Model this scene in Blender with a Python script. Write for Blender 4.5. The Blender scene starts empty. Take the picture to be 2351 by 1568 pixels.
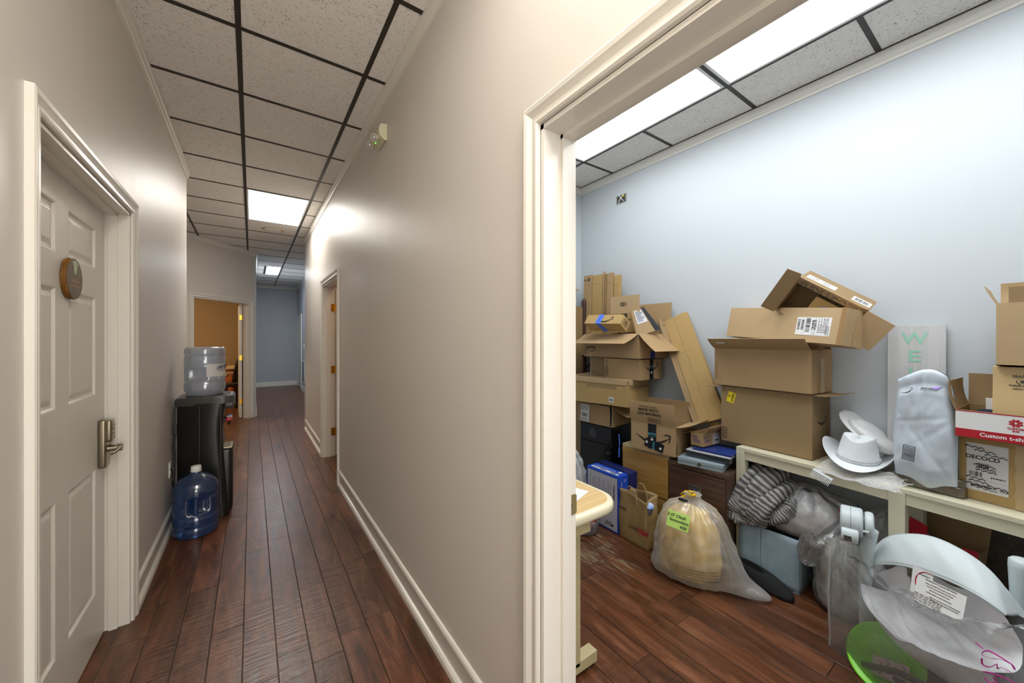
import bpy, bmesh, math, random
from mathutils import Vector, Matrix, Euler, noise
sc = bpy.context.scene
C = sc.collection
PI = math.pi
# ------------------------------------------------------------------ camera, world, exposure
cam = bpy.data.objects.new('camera', bpy.data.cameras.new('camera'))
C.objects.link(cam)
cam.data.sensor_width = 36.0
cam.data.lens = 856.4 / 2351 * 36.0
cam.data.shift_y = -7.0 / 2351
cam.data.clip_start = 0.02
cam.location = (0, 0, 1.427)
cam.rotation_euler = (PI / 2, 0, -0.6095)
sc.camera = cam
w = bpy.data.worlds.new('world'); sc.world = w
w.use_nodes = True
w.node_tree.nodes['Background'].inputs[0].default_value = (1.0, 0.965, 0.92, 1)   # added even fill light, enters through the hallway end left open behind the camera
w.node_tree.nodes['Background'].inputs[1].default_value = 5.6
sc.view_settings.view_transform = 'Standard'
sc.view_settings.look = 'None'
sc.view_settings.gamma = 1.0
sc.view_settings.exposure = 0.0
L_HALL, L_HALL2, L_ROOM, L_FAR, L_BROWN, L_SIDE = 18.0, 16.0, 8.8, 42.0, 62.0, 24.0
H = 2.992          # ceiling height
T = 0.6096         # ceiling tile module

# ------------------------------------------------------------------ materials
def S(h):
    h = h.lstrip('#'); r = []
    for i in (0, 2, 4):
        c = int(h[i:i + 2], 16) / 255
        r.append(c / 12.92 if c <= 0.04045 else ((c + 0.055) / 1.055) ** 2.4)
    return (r[0], r[1], r[2], 1.0)

def newmat(name):
    m = bpy.data.materials.new(name); m.use_nodes = True
    nt = m.node_tree
    return m, nt, nt.nodes['Principled BSDF']

def N(nt, typ, **kw):
    n = nt.nodes.new(typ)
    for k, v in kw.items():
        if k in n.inputs.keys() if isinstance(k, str) else False:
            n.inputs[k].default_value = v
        else:
            setattr(n, k, v)
    return n

def pm(name, col, rough=0.5, metal=0.0, col2=None, nscale=8.0, stretch=(1, 1, 1), bump=0.0, bscale=200.0,
       spec=0.5, coat=0.0, emit=None, estr=0.0, lo=0.35, hi=0.65, sheen=0.0, detail=4.0, bstretch=None):
    m, nt, b = newmat(name)
    b.inputs['Base Color'].default_value = S(col)
    b.inputs['Roughness'].default_value = rough
    b.inputs['Metallic'].default_value = metal
    b.inputs['Specular IOR Level'].default_value = spec
    b.inputs['Coat Weight'].default_value = coat
    b.inputs['Coat Roughness'].default_value = 0.12
    b.inputs['Sheen Weight'].default_value = sheen
    if emit:
        b.inputs['Emission Color'].default_value = S(emit); b.inputs['Emission Strength'].default_value = estr
    tc = N(nt, 'ShaderNodeTexCoord')
    if col2:
        mp = N(nt, 'ShaderNodeMapping'); mp.inputs['Scale'].default_value = stretch
        nt.links.new(tc.outputs['Object'], mp.inputs[0])
        nz = N(nt, 'ShaderNodeTexNoise'); nz.inputs['Scale'].default_value = nscale; nz.inputs['Detail'].default_value = detail
        nt.links.new(mp.outputs[0], nz.inputs['Vector'])
        cr = N(nt, 'ShaderNodeValToRGB')
        cr.color_ramp.elements[0].position = lo; cr.color_ramp.elements[1].position = hi
        cr.color_ramp.elements[0].color = S(col); cr.color_ramp.elements[1].color = S(col2)
        nt.links.new(nz.outputs[0], cr.inputs[0]); nt.links.new(cr.outputs[0], b.inputs['Base Color'])
    if bump:
        nb = N(nt, 'ShaderNodeTexNoise'); nb.inputs['Scale'].default_value = bscale; nb.inputs['Detail'].default_value = 3
        if bstretch:
            m2 = N(nt, 'ShaderNodeMapping'); m2.inputs['Scale'].default_value = bstretch
            nt.links.new(tc.outputs['Object'], m2.inputs[0]); nt.links.new(m2.outputs[0], nb.inputs['Vector'])
        else:
            nt.links.new(tc.outputs['Object'], nb.inputs['Vector'])
        bp = N(nt, 'ShaderNodeBump'); bp.inputs['Strength'].default_value = bump; bp.inputs['Distance'].default_value = 0.002
        nt.links.new(nb.outputs[0], bp.inputs['Height']); nt.links.new(bp.outputs[0], b.inputs['Normal'])
    return m

def film(name, col, opacity=0.4, rough=0.18, gloss=0.3, transl=0.5, wr=30.0, bump=0.6, tint=None, stretch=(1, 1, 1)):
    """thin plastic film: part see-through, part milky, glossy"""
    m, nt, b = newmat(name); nt.nodes.remove(b)
    out = nt.nodes['Material Output']
    tr = N(nt, 'ShaderNodeBsdfTransparent'); tr.inputs[0].default_value = S(tint) if tint else (1, 1, 1, 1)
    df = N(nt, 'ShaderNodeBsdfDiffuse'); df.inputs[0].default_value = S(col)
    tl = N(nt, 'ShaderNodeBsdfTranslucent'); tl.inputs[0].default_value = S(col)
    gl = N(nt, 'ShaderNodeBsdfGlossy'); gl.inputs['Roughness'].default_value = rough
    tc = N(nt, 'ShaderNodeTexCoord'); mp = N(nt, 'ShaderNodeMapping'); mp.inputs['Scale'].default_value = stretch
    nz = N(nt, 'ShaderNodeTexNoise'); nz.inputs['Scale'].default_value = wr; nz.inputs['Detail'].default_value = 6
    nz.inputs['Distortion'].default_value = 1.5
    bp = N(nt, 'ShaderNodeBump'); bp.inputs['Strength'].default_value = bump; bp.inputs['Distance'].default_value = 0.01
    nt.links.new(tc.outputs['Object'], mp.inputs[0]); nt.links.new(mp.outputs[0], nz.inputs['Vector'])
    nt.links.new(nz.outputs[0], bp.inputs['Height'])
    for n in (df, gl, tl): nt.links.new(bp.outputs[0], n.inputs['Normal'])
    a = N(nt, 'ShaderNodeMixShader'); a.inputs[0].default_value = transl
    nt.links.new(df.outputs[0], a.inputs[1]); nt.links.new(tl.outputs[0], a.inputs[2])
    lw = N(nt, 'ShaderNodeLayerWeight'); lw.inputs[0].default_value = 0.35
    nt.links.new(bp.outputs[0], lw.inputs['Normal'])
    op = N(nt, 'ShaderNodeMath', operation='MULTIPLY_ADD')   # opacity rises at grazing angles like real film
    nt.links.new(lw.outputs['Facing'], op.inputs[0]); op.inputs[1].default_value = 0.45; op.inputs[2].default_value = opacity - 0.08
    op.use_clamp = True
    c = N(nt, 'ShaderNodeMixShader'); nt.links.new(op.outputs[0], c.inputs[0])
    nt.links.new(tr.outputs[0], c.inputs[1]); nt.links.new(a.outputs[0], c.inputs[2])
    g = N(nt, 'ShaderNodeMath', operation='MULTIPLY_ADD'); g.inputs[1].default_value = gloss; g.inputs[2].default_value = .09 * gloss; g.use_clamp = True
    nt.links.new(lw.outputs['Fresnel'], g.inputs[0])
    d = N(nt, 'ShaderNodeMixShader'); nt.links.new(g.outputs[0], d.inputs[0])
    nt.links.new(c.outputs[0], d.inputs[1]); nt.links.new(gl.outputs[0], d.inputs[2])
    nt.links.new(d.outputs[0], out.inputs[0])
    return m

def wall_paint(name, col, rough=0.38, streak=0.35):
    m, nt, b = newmat(name)
    b.inputs['Base Color'].default_value = S(col)
    tc = N(nt, 'ShaderNodeTexCoord')
    mp = N(nt, 'ShaderNodeMapping'); mp.inputs['Scale'].default_value = (14, 14, 0.5)
    nz = N(nt, 'ShaderNodeTexNoise'); nz.inputs['Scale'].default_value = 1.0; nz.inputs['Detail'].default_value = 5
    nt.links.new(tc.outputs['Object'], mp.inputs[0]); nt.links.new(mp.outputs[0], nz.inputs['Vector'])
    mr = N(nt, 'ShaderNodeMapRange'); mr.inputs['To Min'].default_value = rough - 0.05; mr.inputs['To Max'].default_value = rough + 0.07
    nt.links.new(nz.outputs[0], mr.inputs['Value']); nt.links.new(mr.outputs[0], b.inputs['Roughness'])
    n2 = N(nt, 'ShaderNodeTexNoise'); n2.inputs['Scale'].default_value = 220; n2.inputs['Detail'].default_value = 3
    nt.links.new(tc.outputs['Object'], n2.inputs['Vector'])
    ad = N(nt, 'ShaderNodeMath', operation='MULTIPLY_ADD'); ad.inputs[1].default_value = streak * 6
    nt.links.new(nz.outputs[0], ad.inputs[0]); nt.links.new(n2.outputs[0], ad.inputs[2])
    bp = N(nt, 'ShaderNodeBump'); bp.inputs['Strength'].default_value = 0.25; bp.inputs['Distance'].default_value = 0.0012
    nt.links.new(ad.outputs[0], bp.inputs['Height']); nt.links.new(bp.outputs[0], b.inputs['Normal'])
    return m

def floor_mat():
    m, nt, b = newmat('hand_scraped_wood_floor')
    L = nt.links.new
    tc = N(nt, 'ShaderNodeTexCoord'); sp = N(nt, 'ShaderNodeSeparateXYZ'); L(tc.outputs['Object'], sp.inputs[0])
    def math_(op, a, b_=None, c=None):
        n = N(nt, 'ShaderNodeMath', operation=op)
        for i, v in enumerate((a, b_, c)):
            if v is None: continue
            if isinstance(v, (int, float)): n.inputs[i].default_value = v
            else: L(v, n.inputs[i])
        return n.outputs[0]
    W = 0.1262
    u = math_('DIVIDE', math_('ADD', sp.outputs[0], 20 * W - 0.4726), W)
    row = math_('FLOOR', u); fx = math_('FRACT', u)
    wn = N(nt, 'ShaderNodeTexWhiteNoise', noise_dimensions='1D'); L(row, wn.inputs['W'])
    off = math_('MULTIPLY', wn.outputs[0], 7.3)
    v = math_('ADD', math_('DIVIDE', sp.outputs[1], 0.86), off)
    # irregular plank lengths: warp
    v2 = math_('ADD', v, math_('MULTIPLY', math_('SINE', math_('MULTIPLY', v, 2.1)), 0.32))
    pl = math_('FLOOR', v2); fy = math_('FRACT', v2)
    cid = N(nt, 'ShaderNodeCombineXYZ'); L(row, cid.inputs[0]); L(pl, cid.inputs[1])
    w3 = N(nt, 'ShaderNodeTexWhiteNoise', noise_dimensions='3D'); L(cid.outputs[0], w3.inputs['Vector'])
    # grain
    cv = N(nt, 'ShaderNodeCombineXYZ')
    L(math_('MULTIPLY', sp.outputs[0], 16.0), cv.inputs[0]); L(math_('MULTIPLY', sp.outputs[1], 2.2), cv.inputs[1])
    L(math_('MULTIPLY', w3.outputs['Value'], 60), cv.inputs[2])
    g = N(nt, 'ShaderNodeTexNoise'); g.inputs['Scale'].default_value = 1.0; g.inputs['Detail'].default_value = 8; g.inputs['Roughness'].default_value = 0.65
    g.inputs['Distortion'].default_value = 1.2
    L(cv.outputs[0], g.inputs['Vector'])
    cr = N(nt, 'ShaderNodeValToRGB'); e = cr.color_ramp.elements
    e[0].position = 0.28; e[0].color = S('2b190f'); e[1].position = 0.72; e[1].color = S('7c5238')
    mid = cr.color_ramp.elements.new(0.5); mid.color = S('5a341d')
    L(g.outputs[0], cr.inputs[0])
    tone = N(nt, 'ShaderNodeMix', data_type='RGBA', blend_type='MULTIPLY'); tone.inputs[0].default_value = 1.0
    tr = N(nt, 'ShaderNodeValToRGB'); te = tr.color_ramp.elements
    te[0].color = (0.80, 0.80, 0.82, 1); te[1].color = (1.25, 1.20, 1.15, 1)
    L(w3.outputs['Value'], tr.inputs[0]); L(cr.outputs[0], tone.inputs[6]); L(tr.outputs[0], tone.inputs[7])
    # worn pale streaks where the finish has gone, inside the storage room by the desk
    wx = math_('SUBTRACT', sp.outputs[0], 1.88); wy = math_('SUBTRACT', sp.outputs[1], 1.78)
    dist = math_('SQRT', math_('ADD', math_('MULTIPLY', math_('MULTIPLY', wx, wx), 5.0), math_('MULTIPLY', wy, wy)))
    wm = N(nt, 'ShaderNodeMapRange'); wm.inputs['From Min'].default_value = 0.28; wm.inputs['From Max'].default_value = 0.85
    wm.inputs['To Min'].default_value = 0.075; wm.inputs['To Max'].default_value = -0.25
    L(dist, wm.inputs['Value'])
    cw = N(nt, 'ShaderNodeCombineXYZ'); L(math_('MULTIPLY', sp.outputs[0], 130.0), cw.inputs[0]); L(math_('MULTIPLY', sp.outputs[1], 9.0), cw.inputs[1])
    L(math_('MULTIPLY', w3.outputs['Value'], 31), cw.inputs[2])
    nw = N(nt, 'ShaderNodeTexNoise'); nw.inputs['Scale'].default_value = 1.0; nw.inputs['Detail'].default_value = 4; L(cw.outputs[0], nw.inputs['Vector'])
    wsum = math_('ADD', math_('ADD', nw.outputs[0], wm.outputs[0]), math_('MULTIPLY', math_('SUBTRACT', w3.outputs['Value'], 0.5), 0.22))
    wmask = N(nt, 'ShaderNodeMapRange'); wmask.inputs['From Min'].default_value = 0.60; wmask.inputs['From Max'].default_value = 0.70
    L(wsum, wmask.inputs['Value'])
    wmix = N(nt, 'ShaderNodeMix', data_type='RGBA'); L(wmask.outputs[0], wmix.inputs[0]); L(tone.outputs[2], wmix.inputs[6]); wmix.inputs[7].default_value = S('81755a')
    # gaps
    ex = math_('MINIMUM', fx, math_('SUBTRACT', 1.0, fx)); ey = math_('MULTIPLY', math_('MINIMUM', fy, math_('SUBTRACT', 1.0, fy)), 7.0)
    edge = math_('MINIMUM', ex, ey)
    em = N(nt, 'ShaderNodeMapRange'); em.inputs['From Min'].default_value = 0.004; em.inputs['From Max'].default_value = 0.022
    L(edge, em.inputs['Value'])
    gm = N(nt, 'ShaderNodeMix', data_type='RGBA'); L(em.outputs[0], gm.inputs[0]); gm.inputs[6].default_value = S('120a06'); L(wmix.outputs[2], gm.inputs[7])
    L(gm.outputs[2], b.inputs['Base Color'])
    # scrape ripples across the plank
    cs = N(nt, 'ShaderNodeCombineXYZ')
    L(math_('MULTIPLY', sp.outputs[0], 6.0), cs.inputs[0]); L(math_('MULTIPLY', sp.outputs[1], 44.0), cs.inputs[1]); L(math_('MULTIPLY', w3.outputs['Value'], 40), cs.inputs[2])
    n2 = N(nt, 'ShaderNodeTexNoise'); n2.inputs['Scale'].default_value = 1.0; n2.inputs['Detail'].default_value = 3; L(cs.outputs[0], n2.inputs['Vector'])
    hsum = math_('ADD', math_('MULTIPLY', n2.outputs[0], 1.0), math_('ADD', math_('MULTIPLY', em.outputs[0], 0.7), math_('MULTIPLY', g.outputs[0], 0.3)))
    bp = N(nt, 'ShaderNodeBump'); bp.inputs['Strength'].default_value = 0.6; bp.inputs['Distance'].default_value = 0.0045
    L(hsum, bp.inputs['Height']); L(bp.outputs[0], b.inputs['Normal'])
    rr = N(nt, 'ShaderNodeMapRange'); rr.inputs['To Min'].default_value = 0.22; rr.inputs['To Max'].default_value = 0.42
    L(g.outputs[0], rr.inputs['Value']); L(rr.outputs[0], b.inputs['Roughness'])
    b.inputs['Specular IOR Level'].default_value = 0.5
    return m

def tile_mat(name, col, spot):
    m, nt, b = newmat(name); L = nt.links.new
    b.inputs['Roughness'].default_value = 0.95
    tc = N(nt, 'ShaderNodeTexCoord')
    n1 = N(nt, 'ShaderNodeTexNoise'); n1.inputs['Scale'].default_value = 30; n1.inputs['Detail'].default_value = 2
    L(tc.outputs['Object'], n1.inputs['Vector'])
    wp = N(nt, 'ShaderNodeMix', data_type='RGBA'); wp.blend_type = 'ADD'; wp.inputs[0].default_value = 0.03
    L(tc.outputs['Object'], wp.inputs[6]); L(n1.outputs[1], wp.inputs[7])
    vo = N(nt, 'ShaderNodeTexVoronoi'); vo.inputs['Scale'].default_value = 210
    mp = N(nt, 'ShaderNodeMapping'); mp.inputs['Scale'].default_value = (1, 0.62, 1); mp.inputs['Rotation'].default_value = (0, 0, 0.6)
    L(wp.outputs[2], mp.inputs[0]); L(mp.outputs[0], vo.inputs['Vector'])
    n2 = N(nt, 'ShaderNodeTexNoise'); n2.inputs['Scale'].default_value = 60; L(tc.outputs['Object'], n2.inputs['Vector'])
    th = N(nt, 'ShaderNodeMath', operation='MULTIPLY_ADD'); L(n2.outputs[0], th.inputs[0]); th.inputs[1].default_value = -0.80; L(vo.outputs['Distance'], th.inputs[2])
    mr = N(nt, 'ShaderNodeMapRange'); mr.inputs['From Min'].default_value = -0.24; mr.inputs['From Max'].default_value = -0.17; L(th.outputs[0], mr.inputs['Value'])
    mx = N(nt, 'ShaderNodeMix', data_type='RGBA'); L(mr.outputs[0], mx.inputs[0]); mx.inputs[6].default_value = S(spot); mx.inputs[7].default_value = S(col)
    L(mx.outputs[2], b.inputs['Base Color'])
    bp = N(nt, 'ShaderNodeBump'); bp.inputs['Strength'].default_value = 0.5; bp.inputs['Distance'].default_value = 0.002
    L(mr.outputs[0], bp.inputs['Height']); L(bp.outputs[0], b.inputs['Normal'])
    return m

def wood(name, c1, c2, c3, axis='z', scale=1.0, rough=0.4, ring=14.0):
    m, nt, b = newmat(name); L = nt.links.new
    tc = N(nt, 'ShaderNodeTexCoord'); mp = N(nt, 'ShaderNodeMapping')
    st = {'x': (0.9, ring, ring), 'y': (ring, 0.9, ring), 'z': (ring, ring, 0.9)}[axis]
    mp.inputs['Scale'].default_value = [s * scale for s in st]
    L(tc.outputs['Object'], mp.inputs[0])
    nz = N(nt, 'ShaderNodeTexNoise'); nz.inputs['Scale'].default_value = 1.6; nz.inputs['Detail'].default_value = 9; nz.inputs['Roughness'].default_value = 0.7; nz.inputs['Distortion'].default_value = 0.6
    L(mp.outputs[0], nz.inputs['Vector'])
    cr = N(nt, 'ShaderNodeValToRGB'); e = cr.color_ramp.elements
    e[0].position = 0.3; e[0].color = S(c1); e[1].position = 0.7; e[1].color = S(c3); k = e.new(0.5); k.color = S(c2)
    L(nz.outputs[0], cr.inputs[0]); L(cr.outputs[0], b.inputs['Base Color'])
    b.inputs['Roughness'].default_value = rough
    return m

def board(name, col, axis=2, dark=0.9):
    """corrugated cardboard: faint flute lines, fibres"""
    m, nt, b = newmat(name); L = nt.links.new
    tc = N(nt, 'ShaderNodeTexCoord')
    wv = N(nt, 'ShaderNodeTexWave'); wv.wave_type = 'BANDS'; wv.bands_direction = 'XYZ'[axis]; wv.inputs['Scale'].default_value = 55
    wv.inputs['Distortion'].default_value = 0.3
    nz = N(nt, 'ShaderNodeTexNoise'); nz.inputs['Scale'].default_value = 6; nz.inputs['Detail'].default_value = 7; nz.inputs['Roughness'].default_value = 0.6
    L(tc.outputs['Object'], wv.inputs['Vector']); L(tc.outputs['Object'], nz.inputs['Vector'])
    mx = N(nt, 'ShaderNodeMix', data_type='RGBA', blend_type='MIX')
    c = S(col); mx.inputs[6].default_value = (c[0] * dark * .93, c[1] * dark * .92, c[2] * dark * .9, 1); mx.inputs[7].default_value = c
    ad = N(nt, 'ShaderNodeMath', operation='MULTIPLY_ADD'); L(wv.outputs[0], ad.inputs[0]); ad.inputs[1].default_value = 0.05; L(nz.outputs[0], ad.inputs[2])
    L(ad.outputs[0], mx.inputs[0]); L(mx.outputs[2], b.inputs['Base Color'])
    b.inputs['Roughness'].default_value = 0.72; b.inputs['Specular IOR Level'].default_value = 0.3
    bp = N(nt, 'ShaderNodeBump'); bp.inputs['Strength'].default_value = 0.05; bp.inputs['Distance'].default_value = 0.001
    L(wv.outputs[0], bp.inputs['Height']); L(bp.outputs[0], b.inputs['Normal'])
    return m

def stripes(name, c1, c2, scale=30, distort=2.0, axis='X', rough=0.95, bump=0.8):
    m, nt, b = newmat(name); L = nt.links.new
    tc = N(nt, 'ShaderNodeTexCoord')
    wv = N(nt, 'ShaderNodeTexWave'); wv.bands_direction = axis; wv.inputs['Scale'].default_value = scale; wv.inputs['Distortion'].default_value = distort
    wv.inputs['Detail'].default_value = 2
    L(tc.outputs['UV'], wv.inputs['Vector'])
    cr = N(nt, 'ShaderNodeValToRGB'); cr.color_ramp.elements[0].position = 0.4; cr.color_ramp.elements[1].position = 0.6
    cr.color_ramp.elements[0].color = S(c1); cr.color_ramp.elements[1].color = S(c2)
    nz = N(nt, 'ShaderNodeTexNoise'); nz.inputs['Scale'].default_value = 260; nz.inputs['Detail'].default_value = 3; L(tc.outputs['Object'], nz.inputs['Vector'])
    L(wv.outputs[0], cr.inputs[0])
    mx = N(nt, 'ShaderNodeMix', data_type='RGBA', blend_type='OVERLAY'); mx.inputs[0].default_value = 0.6; L(cr.outputs[0], mx.inputs[6]); L(nz.outputs[0], mx.inputs[7])
    L(mx.outputs[2], b.inputs['Base Color']); b.inputs['Roughness'].default_value = rough
    bp = N(nt, 'ShaderNodeBump'); bp.inputs['Strength'].default_value = bump; bp.inputs['Distance'].default_value = 0.004
    L(nz.outputs[0], bp.inputs['Height']); L(bp.outputs[0], b.inputs['Normal'])
    return m

def lamp_mat(name, col, strength):
    m, nt, b = newmat(name); nt.nodes.remove(b)
    e = N(nt, 'ShaderNodeEmission'); e.inputs[0].default_value = col; e.inputs[1].default_value = strength
    nt.links.new(e.outputs[0], nt.nodes['Material Output'].inputs[0])
    return m

def plastic_clear(name, tint, opacity, rough=0.08):
    return film(name, tint, opacity=opacity, rough=rough, gloss=0.9, transl=0.4, wr=9, bump=0.25, tint=tint)

M = {}
M['taupe'] = wall_paint('taupe_wall_paint', 'cec8c0', 0.42)
M['roomwall'] = wall_paint('pale_blue_grey_wall_paint', 'bfc5c9', 0.5, 0.1)
M['greywall'] = wall_paint('slate_grey_wall_paint', 'aeb2b8', 0.5, 0.1)
M['brownwall'] = wall_paint('ochre_brown_wall_paint', '9a7c50', 0.6, 0.1)
M['peach'] = wall_paint('peach_wall_paint', 'e2b078', 0.6, 0.1)
M['trim'] = pm('cream_trim_paint', 'dcd8ce', 0.28, bump=0.08, bscale=60)
M['floor'] = floor_mat()
M['tile'] = tile_mat('fissured_ceiling_tile', 'ece9e3', '7a6c56')
M['rail'] = pm('dark_bronze_grid_metal', '2b261d', 0.45)
M['white_metal'] = pm('white_light_frame', 'e8e8e6', 0.4)
M['doorpaint'] = pm('off_white_door_paint', 'd9d5cd', 0.34, bump=0.35, bscale=90, bstretch=(6, 6, 0.5))
M['nickel'] = pm('satin_nickel', '9a917d', 0.3, 1.0)
M['brass'] = pm('brass', 'd0a23c', 0.25, 1.0)
M['antique'] = pm('antique_brass', '9a8a60', 0.4, 0.5)
M['black'] = pm('black_plastic', '1c1c1a', 0.33)
M['blackm'] = pm('black_metal', '0b0b0d', 0.22)
M['white'] = pm('white_plastic', 'e6e6e2', 0.35)
M['ivory'] = pm('ivory_plastic', 'c9c3a4', 0.35)
M['greyp'] = pm('dark_grey_plastic', '4a4a48', 0.35)
M['red'] = pm('red_plastic', 'b00820', 0.3)
M['cb'] = board('brown_corrugated_board', 'ad9069')
M['cb2'] = board('golden_corrugated_board', 'b59763')
M['cb3'] = board('light_kraft_board', 'bea37c')
M['cb_d'] = board('dull_brown_board', '99805c')
M['cbedge'] = pm('torn_board_edge', 'c2ab84', 0.9)
M['ink'] = pm('black_print_ink', '1d1c1a', 0.6)
M['inkl'] = pm('faded_print_ink', '5a4c38', 0.7)
M['paper'] = pm('white_paper', 'e4e4e2', 0.6)
M['papers'] = pm('off_white_label', 'd2d0cc', 0.5)
M['cyan'] = pm('cyan_print', '4a9ab0', 0.5)
M['tapeblk'] = pm('black_packing_tape', '16171a', 0.25)
M['tapeblue'] = pm('blue_packing_tape', '4f7be0', 0.3)
M['tapeblue_d'] = pm('dark_blue_packing_tape', '26397e', 0.3)
M['tapebrown'] = pm('brown_packing_tape', '9c7a50', 0.3)
M['yellow'] = pm('yellow_sticker', 'e2cf1a', 0.5)
M['beige'] = pm('beige_lacquered_wood', 'd3cdb2', 0.35)
M['oak'] = wood('oak_drawer_front', '8a6430', 'a8803f', 'c09a58', 'y', 1.0, 0.35, 34)
M['walnut'] = wood('walnut_drawer_front', '2c1c14', '4a3226', '60473a', 'y', 1.0, 0.35, 22)
M['walnuts'] = wood('walnut_side', '3a281e', '55402f', '6b5240', 'x', 1.0, 0.4, 26)
M['deskoak'] = wood('pale_oak_laminate', 'c09a60', 'd6b57e', 'e6cb9a', 'x', 1.0, 0.4, 40)
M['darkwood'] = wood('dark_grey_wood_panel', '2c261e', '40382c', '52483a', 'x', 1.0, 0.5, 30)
M['orange'] = wood('orange_cherry_wood', 'a04c1c', 'b8602a', 'c87436', 'x', 1.0, 0.35, 14)
M['tan'] = pm('tan_desk_metal', 'b9ad84', 0.5)
M['cashgrey'] = pm('grey_cash_box_enamel', '8b999f', 0.38)
M['bluebox'] = pm('royal_blue_carton', '1f4cc0', 0.35)
M['navy'] = pm('navy_carton', '1c2566', 0.35)
M['navycloth'] = pm('navy_cloth', '141c34', 0.85)
M['lab_grey'] = pm('pale_grey_print', 'bdbdc2', 0.5)
M['maroon'] = pm('maroon_book_cover', '5a2632', 0.4)
M['kraftbag'] = pm('kraft_paper', '8f7448', 0.6, col2='a3885a', nscale=9, bump=0.5, bscale=25)
M['hm'] = pm('red_print', 'b8202c', 0.5)
M['bin'] = pm('blue_grey_canvas', '93aab8', 0.8, col2='a2b8c4', nscale=12, bump=0.5, bscale=120)
M['felt'] = pm('white_felt', 'dfe3e5', 0.95, bump=0.4, bscale=120, sheen=0.3)
M['capw'] = pm('white_satin_cloth', 'dcdcdc', 0.45)
M['blackf'] = pm('black_knit', '121514', 0.9, bump=0.6, bscale=160)
M['sole'] = pm('black_rubber_sole', '141414', 0.55)
M['redb'] = pm('red_printed_board', 'b00f24', 0.4)
M['green'] = pm('lime_green_plastic', '7fd61e', 0.35)
M['swing'] = pm('pale_sage_plastic', 'c3ced0', 0.38)
M['canopy'] = pm('pale_grey_fabric', 'ccd5d6', 0.7, bump=0.12, bscale=30, bstretch=(1, 1, 5))
M['plush'] = pm('white_plush', 'f8f8fa', 0.9, bump=0.3, bscale=60)
M['sticky'] = pm('green_sticky_note', 'c6e878', 0.6)
M['pale_yellow'] = pm('pale_yellow_linen', 'ffdc7c', 0.8, bump=0.3, bscale=50)
M['whitebag'] = film('white_bin_bag', 'fbfcfd', 0.40, 0.22, 0.7, 0.6, 14, 0.6)
M['cleartape'] = pm('clear_packing_tape', 'b79d74', 0.12, bump=.4, bscale=40)
M['clearbag'] = film('clear_bag', 'fdfefe', 0.13, 0.15, 1.0, 0.65, 16, 1.0)
M['clearfilm'] = film('clear_sheet', 'fdfefe', 0.12, 0.13, 1.0, 0.65, 9, 0.7, stretch=(1, 1, 2))
M['hazebag'] = film('hazy_bag', 'f4f8fa', 0.46, 0.2, 0.7, 0.5, 20, 0.9)
M['mailer'] = pm('white_poly_mailer', 'c6d0d9', 0.3, bump=0.3, bscale=30)
M['bottle'] = film('clear_water_bottle', 'f0f4fa', 0.46, 0.07, 0.9, 0.5, 9, 0.3, tint='eef3f8')
M['bluebottle'] = film('blue_water_bottle', '3a70b4', 0.34, 0.06, 0.9, 0.5, 8, 0.3, tint='7fafe0')
M['water'] = film('water_fill', 'c4d6e8', 0.22, 0.03, 0.7, 0.5, 4, 0.1, tint='dbe8f4')
M['wrapfilm'] = film('brown_clear_wrap', '8f8268', 0.45, 0.1, 0.9, 0.3, 14, 0.9, tint='cfc2a8')
M['signboard'] = wood('whitewashed_board', 'b7b9b9', 'c2c4c4', 'cccecd', 'z', 1.0, 0.5, 20)
M['mint'] = pm('mint_paint', '98ccb8', 0.6)
M['veil'] = film('white_tulle', 'f2f2f2', 0.5, 0.5, 0.15, 0.5, 50, 0.8)
M['blanket'] = stripes('striped_fleece', '525050', '9f9c99', 5.0, 4.5, 'X')
M['pinkstripe'] = stripes('pink_striped_cloth', 'c266b8', 'ecd9ea', 8.0, 0.5, 'X', 0.8, 0.2)
M['plaq'] = pm('weathered_plaque_face', '5a4c38', 0.5, col2='6a5c48', nscale=30)
M['bark'] = pm('plaque_wood_edge', '9a6818', 0.5, col2='5a3410', nscale=20, stretch=(40, 1, 1))
M['leafpic'] = pm('green_insert', '7c8c4c', 0.3, col2='b8c29a', nscale=30)
M['magenta'] = pm('magenta_marker', 'b02a86', 0.4)
M['chair'] = pm('dark_chair_plastic', '2e2618', 0.4)
M['chairpad'] = pm('tan_arm_pad', '8a7648', 0.45)
M['led'] = pm('green_led', '60ff50', 0.3, emit='70ff60', estr=3.0)
M['glassl'] = pm('lamp_reflector', 'c8c8c4', 0.15, 0.6)
M['grille'] = pm('grey_grille', '7b828c', 0.4)
M['copper'] = pm('copper_wire', 'c8a860', 0.4, 0.5)
M['lamp_warm'] = lamp_mat('warm_diffuser', (1.0, 0.945, 0.87, 1), L_HALL)
M['lamp_warm2'] = lamp_mat('warm_diffuser_near', (1.0, 0.945, 0.87, 1), L_HALL2)
M['lamp_cool'] = lamp_mat('cool_diffuser', (0.95, 0.975, 1.0, 1), L_ROOM)
M['lamp_far'] = lamp_mat('cool_diffuser_far', (0.88, 0.94, 1.0, 1), L_FAR)
M['lamp_amber'] = lamp_mat('amber_bulb_cover', (1.0, 0.80, 0.55, 1), L_BROWN)
M['lamp_peach'] = lamp_mat('peach_bulb_cover', (1.0, 0.72, 0.42, 1), L_SIDE)

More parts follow.
